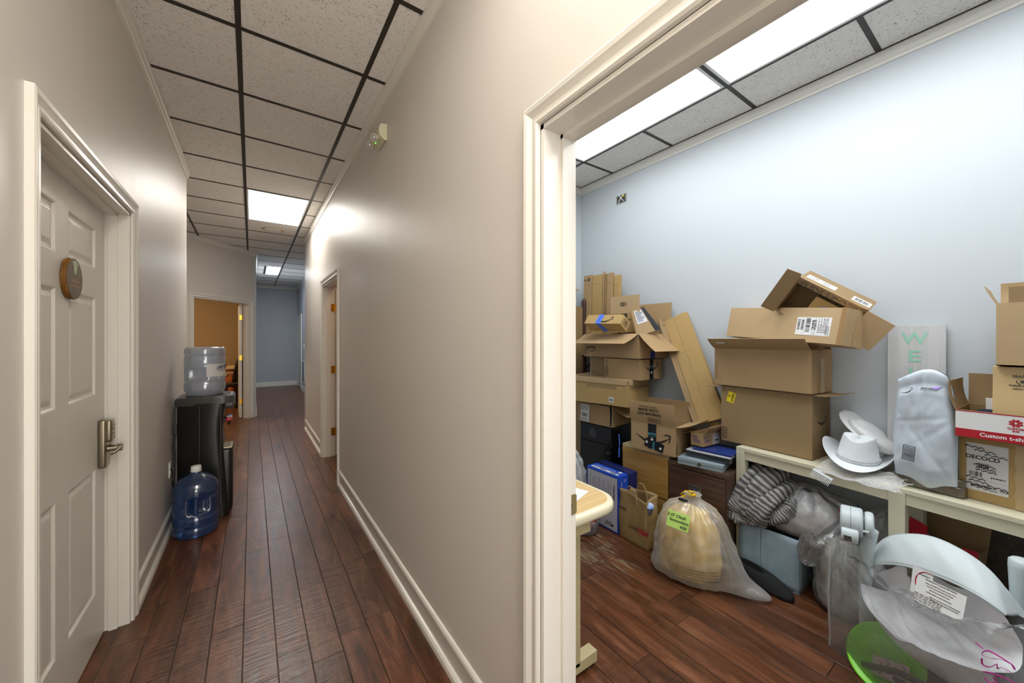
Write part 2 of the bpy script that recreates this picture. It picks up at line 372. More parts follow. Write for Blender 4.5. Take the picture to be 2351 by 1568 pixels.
# ------------------------------------------------------------------ mesh builder
class MB:
    def __init__(s): s.v = []; s.f = []; s.m = []; s.sm = []; s.uv = {}
    def add(s, vs, fs, mi=0, X=None, smooth=False):
        o = len(s.v)
        s.v += [(X @ Vector(p))[:] if X else tuple(p) for p in vs]
        for f in fs: s.f.append([i + o for i in f]); s.m.append(mi); s.sm.append(smooth)
        return s
    def box(s, lo, hi, mi=0, X=None, bev=0.0, smooth=False):
        (a, b, c), (d, e, f) = lo, hi
        if bev <= 0:
            vs = [(a, b, c), (d, b, c), (d, e, c), (a, e, c), (a, b, f), (d, b, f), (d, e, f), (a, e, f)]
            return s.add(vs, [(0, 3, 2, 1), (4, 5, 6, 7), (0, 1, 5, 4), (1, 2, 6, 5), (2, 3, 7, 6), (3, 0, 4, 7)], mi, X)
        bm = bmesh.new(); bmesh.ops.create_cube(bm, size=1)
        for v in bm.verts: v.co = Vector((a + (v.co.x + .5) * (d - a), b + (v.co.y + .5) * (e - b), c + (v.co.z + .5) * (f - c)))
        bev = min(bev, .49 * min(d - a, e - b, f - c))
        bmesh.ops.bevel(bm, geom=bm.edges[:], offset=bev, segments=2, profile=.7, affect='EDGES')
        s.bm(bm, mi, X, smooth); bm.free(); return s
    def bm(s, bm, mi=0, X=None, smooth=False):
        bm.verts.index_update()
        s.add([v.co[:] for v in bm.verts], [[v.index for v in f.verts] for f in bm.faces], mi, X, smooth)
    def quad(s, pts, mi=0, X=None): return s.add(pts, [tuple(range(len(pts)))], mi, X)
    def prism(s, poly, z0, z1, mi=0, X=None, smooth=False):
        n = len(poly)
        vs = [(x, y, z0) for x, y in poly] + [(x, y, z1) for x, y in poly]
        s.add(vs, [tuple(range(n))[::-1], tuple(range(n, 2 * n))], mi, X)
        s.add(vs, [(i, (i + 1) % n, n + (i + 1) % n, n + i) for i in range(n)], mi, X, smooth)
        return s
    def cyl(s, p0, p1, r0, r1=None, n=20, mi=0, X=None, caps=True, smooth=True):
        r1 = r0 if r1 is None else r1
        p0, p1 = Vector(p0), Vector(p1); d = (p1 - p0).normalized()
        a = d.orthogonal().normalized(); b = d.cross(a)
        vs = [p0 + (a * math.cos(2 * PI * i / n) + b * math.sin(2 * PI * i / n)) * r0 for i in range(n)] + \
             [p1 + (a * math.cos(2 * PI * i / n) + b * math.sin(2 * PI * i / n)) * r1 for i in range(n)]
        s.add(vs, [(i, (i + 1) % n, n + (i + 1) % n, n + i) for i in range(n)], mi, X, smooth)
        if caps: s.add(vs, [tuple(range(n))[::-1], tuple(range(n, 2 * n))], mi, X)
        return s
    def tube(s, pts, r, n=10, mi=0, X=None, closed=False, flat=1.0):
        pts = [Vector(p) for p in pts]; m = len(pts); vs = []
        rr = r if isinstance(r, (list, tuple)) else [r] * m
        up = None
        for i, p in enumerate(pts):
            t = (pts[(i + 1) % m if closed else min(i + 1, m - 1)] - pts[(i - 1) % m if closed else max(i - 1, 0)]).normalized()
            if up is None: up = t.orthogonal().normalized()
            a = (up - t * up.dot(t));  a = a.normalized() if a.length > 1e-6 else t.orthogonal().normalized(); up = a; b = t.cross(a)
            vs += [p + (a * math.cos(2 * PI * k / n) + b * math.sin(2 * PI * k / n) * flat) * rr[i] for k in range(n)]
        fs = []
        for i in range(m if closed else m - 1):
            j = (i + 1) % m
            fs += [(i * n + k, i * n + (k + 1) % n, j * n + (k + 1) % n, j * n + k) for k in range(n)]
        s.add(vs, fs, mi, X, True)
        if not closed: s.add(vs, [tuple(range(n))[::-1], tuple(range((m - 1) * n, m * n))], mi, X)
        return s
    def lathe(s, prof, n=40, mi=0, X=None, mod=None, smooth=True):
        vs = []; fs = []
        for r, z in prof:
            for k in range(n):
                a = 2 * PI * k / n; q = mod(a, z, r) if mod else r
                vs.append((q * math.cos(a), q * math.sin(a), z))
        for i in range(len(prof) - 1):
            fs += [(i * n + k, i * n + (k + 1) % n, (i + 1) * n + (k + 1) % n, (i + 1) * n + k) for k in range(n)]
        return s.add(vs, fs, mi, X, smooth)
    def grid(s, fn, nu, nv, mi=0, X=None, closed_u=False, smooth=True):
        o = len(s.v); fs = []
        vs = [fn(i / nu, j / nv) for j in range(nv + 1) for i in range(nu + (0 if closed_u else 1))]
        w_ = nu if closed_u else nu + 1
        for j in range(nv):
            for i in range(nu):
                i2 = (i + 1) % w_
                fs.append((j * w_ + i, j * w_ + i2, (j + 1) * w_ + i2, (j + 1) * w_ + i))
        fo = len(s.f)
        s.add(vs, fs, mi, X, smooth)
        for q, f in enumerate(fs):
            j, i = divmod(q, nu)
            s.uv[fo + q] = [(i / nu, j / nv), ((i + 1) / nu, j / nv), ((i + 1) / nu, (j + 1) / nv), (i / nu, (j + 1) / nv)]
        return s
    def text(s, txt, size, X, mi=0, shear=0.0, bold=0.0, align='CENTER', sx=1.0, depth=0.0004, space=1.0):
        cu = bpy.data.curves.new('t', 'FONT'); cu.body = txt; cu.size = size; cu.align_x = align; cu.align_y = 'CENTER'
        cu.shear = shear; cu.offset = bold; cu.extrude = depth; cu.resolution_u = 3; cu.space_character = space
        o = bpy.data.objects.new('t', cu); C.objects.link(o)
        dg = bpy.context.evaluated_depsgraph_get()
        me = bpy.data.meshes.new_from_object(o.evaluated_get(dg))
        s.add([(v.co.x * sx, v.co.y, v.co.z) for v in me.vertices], [list(p.vertices) for p in me.polygons], mi, X)
        bpy.data.objects.remove(o); bpy.data.curves.remove(cu); bpy.data.meshes.remove(me)
        return s
    def build(s, name, mats, parent=None, loc=None, rot=None, **tags):
        me = bpy.data.meshes.new(name)
        me.from_pydata([tuple(p) for p in s.v], [], s.f)
        mats = mats if isinstance(mats, (list, tuple)) else [mats]
        for m_ in mats: me.materials.append(M[m_] if isinstance(m_, str) else m_)
        me.polygons.foreach_set('material_index', s.m); me.polygons.foreach_set('use_smooth', s.sm)
        if s.uv:
            ul = me.uv_layers.new(name='UVMap')
            for p in me.polygons:
                if p.index in s.uv:
                    for k, li in enumerate(p.loop_indices): ul.data[li].uv = s.uv[p.index][k]
        me.update()
        o = bpy.data.objects.new(name, me); C.objects.link(o)
        if parent: o.parent = parent
        if loc is not None: o.location = loc
        if rot is not None: o.rotation_euler = rot
        tag(o, **tags)
        return o

def tag(o, label=None, cat=None, group=None, kind=None):
    if label: o['label'] = label
    if cat: o['category'] = cat
    if group: o['group'] = group
    if kind: o['kind'] = kind
    return o
def thing(name, label, cat, loc=(0, 0, 0), rot=(0, 0, 0), group=None):
    o = bpy.data.objects.new(name, None); C.objects.link(o); o.empty_display_size = 0.1
    o.location = loc; o.rotation_euler = rot
    return tag(o, label, cat, group)
def dup(root, loc=None, rot=None, label=None):
    r = root.copy(); C.objects.link(r)
    if loc is not None: r.location = loc
    if rot is not None: r.rotation_euler = rot
    if label: r['label'] = label
    for ch in list(root.children):
        c = ch.copy(); C.objects.link(c); c.parent = r
        for g in list(ch.children):
            d = g.copy(); C.objects.link(d); d.parent = c
    return r
def subsurf(o, lv=1):
    md = o.modifiers.new('sub', 'SUBSURF'); md.levels = lv; md.render_levels = lv; return o
def solid(o, t=0.002):
    md = o.modifiers.new('sol', 'SOLIDIFY'); md.thickness = t; md.offset = 0; return o
def miter(path, prof, X3, closed=False):
    """sweep prof [(off,t)] along 2D path; off is to the LEFT of travel. X3(u,v,t)->3D"""
    n = len(path); P = [Vector(p) for p in path]; vs = []; m = len(prof)
    for i in range(n):
        dirs = []
        if closed or i > 0: dirs.append((P[i] - P[i - 1]).normalized())
        if closed or i < n - 1: dirs.append((P[(i + 1) % n] - P[i]).normalized())
        ns = [Vector((-d.y, d.x)) for d in dirs]
        nn = (ns[0] + ns[-1]); nn = nn.normalized(); nn = nn / max(0.2, nn.dot(ns[0]))
        for off, t in prof:
            q = P[i] + nn * off; vs.append(X3(q.x, q.y, t))
    fs = []
    for i in range(n if closed else n - 1):
        j = (i + 1) % n
        for k in range(m - 1): fs.append((i * m + k, j * m + k, j * m + k + 1, i * m + k + 1))
    if not closed: fs += [tuple(range(m))[::-1], tuple(range((n - 1) * m, n * m))]
    return vs, fs
def fbm(p, sc_=1.0, oc=4): return noise.fractal(Vector(p) * sc_, 1.0, 2.0, oc)
# ================================================================== THE SETTING
CASE = [(0.004, 0), (0.004, .009), (.010, .013), (.019, .013), (.022, .009), (.030, .010), (.040, .015), (.047, .019), (.058, .021), (.064, .018), (.064, 0)]
CAP = [(0, .118), (.006, .120), (.009, .128), (.012, .133), (.0095, .139), (.012, .144), (.007, .151), (0, .154)]
SHOE = [(0, .032), (.010, .029), (.017, .020), (.019, 0), (0, 0)]
CROWN = [(0, H - .071), (.007, H - .069), (.009, H - .056), (.011, H - .052), (.013, H - .050), (.021, H - .026), (.024, H - .022), (.027, H - .008), (.027, H - .001)]
hor = lambda u, v, t: (u, v, t)

# floor
MB().box((-3.6, -2.0, -0.12), (3.2, 13.6, 0)).build('floor', 'floor', kind='structure')
# ceiling
MB().box((-3.6, -2.0, H), (3.2, 13.6, H + .1)).build('ceiling', 'tile', kind='structure')

# ceiling grid rails
A0 = Vector((-.772, 7.293)); DR = Vector((.6438, .7652)).normalized(); NB = Vector((-DR.y, DR.x))
def xang(y): return A0.x + (y - A0.y) / DR.y * DR.x
r = MB(); rw = .0125
def rx_(x, y0, y1): r.box((x - rw, y0, H - .003), (x + rw, y1, H + .001))
def ry_(y, x0, x1, h=rw): r.box((x0, y - h, H - .0025), (x1, y + h, H + .001))
G0, G1 = -.0548, 1.716
rx_(G0, -2.0, 8.13); rx_(G0 + T, -2.0, 13.24); rx_(G0 - T, 4.66, 7.42); rx_(G0 - 2 * T, 4.66, 6.7); rx_(G0 - 3 * T, 4.66, 6.0)
for j in range(-6, 19):
    y = G1 + T * j
    if y < 4.62: ry_(y, -.5, .70)
    elif y < 8.25: ry_(y, max(-1.89, xang(y)), .70 if y < 6.7 else 1.15)
    else: ry_(y, .08, 1.15)
r.box((1.13, 6.75, H - .004), (1.15, 13.24, H))
r.build('trim_1', 'rail', kind='structure')
r = MB()
R0, R1 = 2.418, .5217
rx_(R0, -1.75, 2.78); rx_(R0 - T, -1.75, 2.78); rx_(R0 - 2 * T, -1.75, 2.78)
for j in range(-3, 4): ry_(R1 + T * j, .85, 2.82)
r.box((2.797, -1.75, H - .004), (2.806, 2.77, H))
r.box((.86, 2.757, H - .004), (2.80, 2.766, H))
r.build('trim_2', 'rail', kind='structure')

def door_casing(M_, u0, u1, top, X3):
    M_.add(*miter([(u0, 0), (u0, top), (u1, top), (u1, 0)], CASE, X3))

# right corridor wall, with the storage-room doorway and the second doorway
WX0, WX1 = .70, .83
D1a, D1b = -.065, .853; D2a, D2b = 4.0, 4.965; DT = 2.055
mb = MB()
for y0, y1, z0 in ((-2.0, D1a, 0), (D1a, D1b, DT), (D1b, D2a, 0), (D2a, D2b, DT), (D2b, 6.70, 0)):
    mb.box((WX0, y0, z0), (WX1, y1, H))
# room-facing sides get the room paint
wr = mb.build('wall_right', ['taupe', 'roomwall', 'peach'], kind='structure')
for p in wr.data.polygons:
    if p.normal.x > .9: p.material_index = 1 if p.center.y < 3.0 else 2
    # piece between the doorways belongs to two rooms; its far side past y 2.79 is not seen
mb = MB(); 
mb.box((.70, 6.70, 0), (1.28, 6.83, H)); mb.build('wall_right_return', 'greywall', kind='structure')
mb = MB(); mb.box((1.15, 6.83, 0), (1.28, 13.4, H)); mb.build('wall_far_right', 'greywall', kind='structure')
# left corridor wall with the closed office door
LX = -.50; D3a, D3b = 1.632, 2.640
mb = MB()
for y0, y1, z0 in ((-2.0, D3a, 0), (D3a, D3b, DT), (D3b, 4.62, 0)):
    mb.box((LX - .13, y0, z0), (LX, y1, H))
mb.build('wall_left', 'taupe', kind='structure')
mb = MB(); mb.box((-2.03, 4.49, 0), (-.63, 4.62, H)); mb.box((-2.03, 4.62, 0), (-1.9, 5.95, H)); mb.build('wall_left_alcove', 'taupe', kind='structure')
# angled wall with the doorway to the brown office
def AX(s, n, z): p = A0 + DR * s + NB * n; return (p.x, p.y, z)
mb = MB(); S0, S1 = .078, 1.160
for s0, s1, z0 in ((-1.80, S0, 0), (S0, S1, DT), (S1, 1.300, 0)):
    vs = [AX(s0, 0, z0), AX(s1, 0, z0), AX(s1, .12, z0), AX(s0, .12, z0), AX(s0, 0, H), AX(s1, 0, H), AX(s1, .12, H), AX(s0, .12, H)]
    mb.add(vs, [(0, 3, 2, 1), (4, 5, 6, 7), (0, 1, 5, 4), (1, 2, 6, 5), (2, 3, 7, 6), (3, 0, 4, 7)])
aw = mb.build('wall_angled', ['taupe', 'brownwall'], kind='structure')
for p in aw.data.polygons:
    if p.normal.dot(Vector((NB.x, NB.y, 0))) > .9: p.material_index = 1
MB().box((-.04, 8.26, 0), (.068, 13.25, H)).build('wall_far_left', 'greywall', kind='structure')
MB().box((-.04, 13.25, 0), (1.28, 13.4, H)).build('wall_far', 'greywall', kind='structure')
# brown office shell
mb = MB()
mb.box((-3.33, 11.5, 0), (-.04, 11.62, H)); mb.box((-3.33, 5.83, 0), (-3.2, 11.5, H)); mb.box((-3.2, 5.83, 0), (-1.9, 5.95, H))
mb.box((-.07, 8.36, 0), (-.04, 11.5, H)); mb.build('wall_office', 'brownwall', kind='structure')
# peach lit side room shell
mb = MB()
mb.box((2.4, 3.1, 0), (2.5, 6.5, H)); mb.box((.83, 3.1, 0), (2.4, 3.2, H)); mb.box((.83, 6.4, 0), (2.4, 6.5, H)); mb.build('wall_side_room', 'peach', kind='structure')
# storage room shell
RX, RY = 2.83, 2.79
MB().box((RX, -1.93, 0), (RX + .12, 2.91, H)).build('wall_storage_far', 'roomwall', kind='structure')
MB().box((.83, RY, 0), (RX, RY + .12, H)).build('wall_storage_left', 'roomwall', kind='structure')
MB().box((.83, -1.93, 0), (RX, -1.8, H)).build('wall_storage_right', 'roomwall', kind='structure')

# crowns, base cap and shoe mouldings
def run(name, pts, prof_list, closed=False):
    mb = MB()
    for pr_ in prof_list: mb.add(*miter(pts, pr_, hor, closed))
    return mb.build(name, 'trim', kind='structure')
run('trim_3', [(WX0, -2.0), (WX0, 6.70), (1.15, 6.83)][:2] , [CROWN])
run('trim_4', [(LX - .13, 4.62), (LX, 4.62), (LX, -2.0)], [CROWN])
run('trim_5', [AX(1.30, 0, 0)[:2], AX(-1.75, 0, 0)[:2]], [CROWN])
run('trim_6', [(1.15, 6.83), (1.15, 13.25), (.068, 13.25), (.068, 8.26)], [CROWN])
run('trim_7', [(RX, -1.8), (RX, RY), (.83, RY)], [CROWN])
run('baseboard_right', [(WX0, D1b + .064), (WX0, D2a - .064)], [CAP, SHOE])
run('baseboard_right_end', [(WX0, D2b + .064), (WX0, 6.70), (.76, 6.70)], [CAP, SHOE])
run('baseboard_left', [(LX - .1, 4.62), (LX, 4.62), (LX, D3b + .064)], [CAP, SHOE])
run('baseboard_left_near', [(LX, D3a - .064), (LX, -1.95)], [CAP, SHOE])
FLAT = [(0, .13), (.008, .13), (.012, .115), (.014, 0), (0, 0)]
run('baseboard_far', [(1.15, 12.96), (1.15, 13.25), (.068, 13.25), (.068, 8.30)], [FLAT])
run('baseboard_far_right', [(1.15, 6.85), (1.15, 11.86)], [FLAT])
run('baseboard_angled', [AX(1.292, 0, 0)[:2], AX(S1 + .064, 0, 0)[:2]], [FLAT])
run('baseboard_angled_left', [AX(S0 - .064, 0, 0)[:2], AX(-1.7, 0, 0)[:2]], [FLAT])
run('baseboard_storage', [(RX, -1.8), (RX, RY), (.95, RY)], [CAP, SHOE])

# door frames: jamb lining, stop, casing
def frame_x(name, xf, xb, y0, y1, sgn, stop):
    """opening in a wall of constant x; xf = corridor face, xb = back face"""
    mb = MB(); a, b = min(xf, xb), max(xf, xb)
    mb.box((a, y0 - .002, 0), (b, y0 + .012, DT)); mb.box((a, y1 - .012, 0), (b, y1 + .002, DT)); mb.box((a, y0, DT - .014), (b, y1, DT + .002))
    if stop:
        s0, s1 = stop
        mb.box((s0, y0 + .012, 0), (s1, y0 + .023, DT - .014)); mb.box((s0, y1 - .023, 0), (s1, y1 - .012, DT - .014)); mb.box((s0, y0 + .012, DT - .026), (s1, y1 - .012, DT - .014))
    door_casing(mb, y0, y1, DT, lambda u, v, t: (xf - sgn * t, u, v)); door_casing(mb, y0, y1, DT, lambda u, v, t: (xb + sgn * t, u, v))
    return mb.build(name, 'trim', kind='structure')
frame_x('trim_8', WX0, WX1, D1a, D1b, 1, (.766, .80))
frame_x('trim_9', WX0, WX1, D2a, D2b, 1, (.745, .775))
frame_x('trim_10', LX, LX - .13, D3a, D3b, -1, (-.574, -.542))
mb = MB()
for s0, s1 in ((S0 - .002, S0 + .014), (S1 - .014, S1 + .002)):
    vs = [AX(s0, 0, 0), AX(s1, 0, 0), AX(s1, .12, 0), AX(s0, .12, 0), AX(s0, 0, DT), AX(s1, 0, DT), AX(s1, .12, DT), AX(s0, .12, DT)]
    mb.add(vs, [(0, 3, 2, 1), (4, 5, 6, 7), (0, 1, 5, 4), (1, 2, 6, 5), (2, 3, 7, 6), (3, 0, 4, 7)])
for s0, s1 in ((S0 + .014, S0 + .026), (S1 - .026, S1 - .014)):
    vs = [AX(s0, .035, 0), AX(s1, .035, 0), AX(s1, .075, 0), AX(s0, .075, 0), AX(s0, .035, DT - .014), AX(s1, .035, DT - .014), AX(s1, .075, DT - .014), AX(s0, .075, DT - .014)]
    mb.add(vs, [(0, 3, 2, 1), (4, 5, 6, 7), (0, 1, 5, 4), (1, 2, 6, 5), (2, 3, 7, 6), (3, 0, 4, 7)])
vs = [AX(S0, 0, DT - .014), AX(S1, 0, DT - .014), AX(S1, .12, DT - .014), AX(S0, .12, DT - .014), AX(S0, 0, DT + .002), AX(S1, 0, DT + .002), AX(S1, .12, DT + .002), AX(S0, .12, DT + .002)]
mb.add(vs, [(0, 3, 2, 1), (4, 5, 6, 7), (0, 1, 5, 4), (1, 2, 6, 5), (2, 3, 7, 6), (3, 0, 4, 7)])
door_casing(mb, S0, S1, DT, lambda u, v, t: AX(u, -t, v))
mb.build('trim_11', 'trim', kind='structure')
# far right doorway casing (door shut in it)
mb = MB(); door_casing(mb, 11.95, 12.90, DT, lambda u, v, t: (1.15 - t, u, v)); mb.build('trim_12', 'trim', kind='structure')
d4 = MB().box((1.143, 11.955, .01), (1.149, 12.895, DT)).build('door_4', 'doorpaint', kind='structure')

# ---------------------------------------------------------------- six panel office door (closed)
def six_panel(wd, ht, th, name):
    """door slab in local coords: u along y 0..wd, z 0..ht, front face at x=0 looking +x"""
    mb = MB(); sx_ = .118; pw = (wd - 3 * sx_ + .008) / 2
    cols = [(sx_, sx_ + pw), (wd - sx_ - pw, wd - sx_)]
    rows = [(.235, .822), (1.155, 1.610), (1.735, 1.923)]
    us = sorted({0, wd, *[c for q in cols for c in q]}); zs = sorted({0, ht, *[c for q in rows for c in q]})
    for i in range(len(us) - 1):
        for j in range(len(zs) - 1):
            a, b, c, d = us[i], us[i + 1], zs[j], zs[j + 1]
            if (a, b) in cols and (c, d) in rows:
                # sticking slopes in, flat, raised field
                rings = [(0, 0), (.006, -.001), (.012, -.009), (.022, -.010), (.040, -.004), (.044, -.0035)]
                vs = []
                for o_, dx in rings: vs += [(dx, a + o_, c + o_), (dx, b - o_, c + o_), (dx, b - o_, d - o_), (dx, a + o_, d - o_)]
                fs = [(k * 4 + q, k * 4 + (q + 1) % 4, (k + 1) * 4 + (q + 1) % 4, (k + 1) * 4 + q) for k in range(len(rings) - 1) for q in range(4)]
                k = (len(rings) - 1) * 4; fs.append((k, k + 1, k + 2, k + 3))
                mb.add(vs, fs)
            else: mb.quad([(0, a, c), (0, b, c), (0, b, d), (0, a, d)])
    mb.box((-th, 0, 0), (-.0105, wd, ht)); mb.quad([(0, 0, 0), (-.011, 0, 0), (-.011, 0, ht), (0, 0, ht)]); mb.quad([(0, wd, 0), (0, wd, ht), (-.011, wd, ht), (-.011, wd, 0)])
    mb.quad([(0, 0, ht), (-.011, 0, ht), (-.011, wd, ht), (0, wd, ht)])
    return mb
dw = D3b - D3a - .030
d3 = six_panel(dw, 2.028, .035, 'door_1').build('door_1', 'doorpaint', loc=(-.588, D3a + .015, .008), kind='structure')
# keypad lever set (part of the door)
mb = MB(); ky = dw - .068
mb.box((0, ky - .033, .81), (.028, ky + .033, 1.035), bev=.010, smooth=True)
mb.box((.022, ky - .030, .93), (.046, ky + .030, 1.032), bev=.010, smooth=True)
mb.build('lock_body', 'nickel', d3)
mb = MB()
for i in range(3):
    for j in range(4): mb.cyl((.044, ky - .016 + i * .016, .945 + j * .02), (.0475, ky - .016 + i * .016, .945 + j * .02), .0055, n=10)
mb.build('keypad_button', 'nickel', d3)
mb = MB(); mb.cyl((.026, ky, .895), (.066, ky, .895), .016, .013); mb.cyl((.060, ky, .895), (.076, ky, .895), .018, .017)
mb.tube([(.068, ky - .002, .897), (.071, ky - .04, .896), (.070, ky - .085, .893), (.066, ky - .115, .892)], [.011, .0105, .009, .008], 12, flat=.7)
mb.build('door_handle', 'nickel', d3)

# open office door leaf, seen on edge, with three brass hinges
hp = Vector(AX(S1 - .016, .122, 0)[:2]); dv = Vector((-.03, 1)).normalized(); dn = Vector((dv.y, -dv.x))
ray = Vector((hp.x, hp.y)).normalized(); dv = (ray + Vector((-.03, .0))).normalized(); pn = Vector((-dv.y, dv.x))
d2 = thing('door_2', None, None, (hp.x, hp.y, 0), (0, 0, math.atan2(dv.y, dv.x))); d2['kind'] = 'structure'
MB().box((.004, .012, .012), (.80, .050, DT - .02), bev=.002).build('door_leaf', 'doorpaint', d2)
hz = MB()
for z in (.30, 1.08, 1.80):
    h_ = MB(); h_.box((-.004, .012, z - .045), (.004, .050, z + .045)); h_.cyl((-.002, .008, z - .046), (-.002, .008, z + .046), .006, n=10)
    h_.build('hinge', 'brass', d2)
# side room door leaf, open into the room
d5 = thing('door_3', None, None, (.835, D2b - .018, 0), (0, 0, .06)); d5['kind'] = 'structure'
MB().box((.004, .0, .012), (.80, .038, DT - .02), bev=.002).build('door_leaf', 'doorpaint', d5)
for z in (.30, 1.05, 1.80):
    h_ = MB(); h_.box((-.045, .004, z - .045), (-.006, .0075, z + .045)); h_.cyl((-.004, -.001, z - .046), (-.004, -.001, z + .046), .007, n=10); h_.box((.0, .0, z - .045), (.006, .036, z + .045))
    h_.build('hinge', 'brass', d5)
# strike plate on the storage doorway jamb
sp_ = thing('strike_plate', 'antique brass latch strike plate let into the storage doorway jamb', 'strike plate', (.806, D1b - .0125, .912))
pl_ = [(-.018, -.031), (.020, -.031), (.026, -.026), (.026, .026), (.020, .031), (-.018, .031), (-.022, .027), (-.022, -.027)]
mb = MB(); XX = Matrix(((1, 0, 0, 0), (0, 0, 1, -.0015), (0, 1, 0, 0), (0, 0, 0, 1)))
mb.prism(pl_, 0, .0022, 0, XX); mb.build('plate', 'antique', sp_)
mb = MB(); mb.cyl((-.004, -.0017, -.002), (-.004, -.0022, -.002), .0105, n=20); mb.build('latch_hole', 'greyp', sp_)
for z in (-.024, .024):
    MB().cyl((0, -.0015, z), (0, -.0032, z), .0036, n=12).build('screw', 'antique', sp_)

# ---------------------------------------------------------------- ceiling lights
def ceiling_light(name_label, x0, x1, y0, y1, mat, frame='white_metal', group=None):
    t = thing('ceiling_light', name_label, 'light', ((x0 + x1) / 2, (y0 + y1) / 2, H), group=group)
    a, b = (x1 - x0) / 2, (y1 - y0) / 2; f = .016
    mb = MB()
    for lo, hi in (((-a, -b, -.006), (-a + f, b, 0)), ((a - f, -b, -.006), (a, b, 0)), ((-a + f, -b, -.006), (a - f, -b + f, 0)), ((-a + f, b - f, -.006), (a - f, b, 0))): mb.box(lo, hi)
    mb.build('frame', frame, t)
    MB().box((-a + f, -b + f, -.004), (a - f, b - f, -.001)).build('diffuser', mat, t)
g = .012
ceiling_light('large bright ceiling light panel in the hallway ceiling, nearer of the two down the hall', G0 + g, G0 + T - g, G1 + 5 * T + g, G1 + 7 * T - g, 'lamp_warm')
ceiling_light('hallway ceiling light panel just overhead in front of the two doors', G0 + g, G0 + T - g, G1 - 3.5 * T + g, G1 - 1.5 * T - g, 'lamp_warm2')
ceiling_light('narrow small-looking ceiling light at the grey far end of the hallway', .262, G0 + T - g, 9.63, 10.83, 'lamp_far')
ceiling_light('storage room ceiling light panel nearer the back corner', R0 - T + g, R0 - g, R1 + T + g, R1 + 3 * T - g, 'lamp_cool')
ceiling_light('storage room ceiling light panel cut by the door head at the top of the picture', R0 - T + g, R0 - g, R1 - T + g, R1 + T - g, 'lamp_cool')
ceiling_light('added unseen ceiling light panel on the doorway side of the storage room', R0 - 2 * T + g, R0 - T - g, R1 - T + g, R1 + T - g, 'lamp_cool')  # added panel, hidden by the door head, to brighten the fronts of the stored things
ceiling_light('added unseen ceiling light panel at the right end of the storage room', R0 - T + g, R0 - g, R1 - 3 * T + g, R1 - T - g, 'lamp_cool')  # added panel beyond the view, extends the row to raise the room brightness
MB().box((.228, 9.63, H - .004), (.26, 10.83, H)).build('trim_13', 'rail', kind='structure')
# lamps inside the two side rooms
mb = MB(); mb.box((-2.1, 8.9, H - .02), (-1.5, 9.5, H)); o = mb.build('ceiling_light', ['lamp_amber'], label='amber ceiling light inside the brown office', cat='light')
mb = MB(); mb.box((1.3, 4.0, H - .02), (1.6, 4.3, H)); o = mb.build('ceiling_light', ['lamp_peach'], label='warm ceiling light inside the side room', cat='light')
# round ceiling speaker cover beside the hallway light
t = thing('ceiling_speaker', 'round white ceiling speaker cover with yellow stain behind the hallway light panel', 'speaker', (.25, 6.38, H))
MB().lathe([(.001, -.012), (.07, -.012), (.095, -.009), (.105, -.002), (.105, 0)], 40).build('grille', 'tile', t)
MB().lathe([(.105, -.001), (.125, -.001), (.125, 0)], 40, mod=lambda a, z, r: r if r < .11 else r + .02 * math.sin(a * 2 + 1) ** 2).build('stain_ring', pm('yellow_stain', 'c4ad80', .9), t)

# ---------------------------------------------------------------- wall things
# emergency light: housing, two lamp heads, green LED
t = thing('emergency_light', 'ivory twin-head emergency light high on the right hallway wall', 'emergency light', (WX0, 2.46, 2.715)); t.scale = (.68, .68, .68)
mb = MB(); poly = [(0, -.055), (-.020, -.060), (-.060, -.030), (-.072, .0), (-.072, .045), (-.055, .085), (0, .095)]
mb.prism(poly, -.115, .115, 0, Matrix(((1, 0, 0, 0), (0, 0, 1, 0), (0, 1, 0, 0), (0, 0, 0, 1)))); hb = mb.build('housing', 'ivory', t)
for y in (-.06, .10):
    hd = MB(); p = Vector((-.085, y, -.03)); d = Vector((-.75, -.45, -.45)).normalized()
    hd.cyl(p - d * .02, p + d * .035, .026, .037, 28); hd.cyl(Vector((-.06, y, -.01)), p, .012, n=12)
    ho = hd.build('lamp_head', 'ivory', t)
    l = MB(); l.cyl(p + d * .0345, p + d * .037, .034, n=28); l.cyl(p + d * .036, p + d * .040, .016, .012, n=20); l.build('lens', 'glassl', ho)
MB().cyl((-.062, .03, -.036), (-.069, .03, -.041), .004, n=12).build('indicator', 'led', t)
# wall outlet behind the dispenser + cord
t = thing('wall_outlet', 'white duplex outlet plate low on the left hallway wall behind the bottle', 'outlet', (LX, 3.728, .455))
MB().box((0, -.036, -.058), (.006, .036, .058), bev=.003).build('cover_plate', 'white', t)
for z in (-.02, .02): MB().box((.006, -.017, z - .014), (.008, .017, z + .014), bev=.001).build('socket', 'white', t)
# uncovered box opening high on storage wall
t = thing('open_wall_box', 'open electrical box with loose wires high on the storage room wall', 'wall box', (RX, 2.268, 2.727))
mb = MB(); mb.box((-.004, -.062, -.042), (-.001, .062, .042)); mb.build('ragged_hole', pm('raw_gypsum', 'b4b4ae', .9), t)
mb = MB(); mb.box((-.006, -.050, -.034), (-.003, .050, .034)); mb.build('box', 'greyp', t)
mb = MB(); mb.tube([(-.008, .03, -.03), (-.02, .0, -.005), (-.015, -.03, .028)], .004, 8); mb.tube([(-.008, -.03, -.028), (-.022, -.01, .0), (-.012, .015, .03)], .003, 8); mb.build('wire', 'white', t)
mb = MB(); mb.cyl((-.012, -.034, .012), (-.02, -.034, .03), .007, .004, 10); mb.build('wire_nut', 'yellow', t)
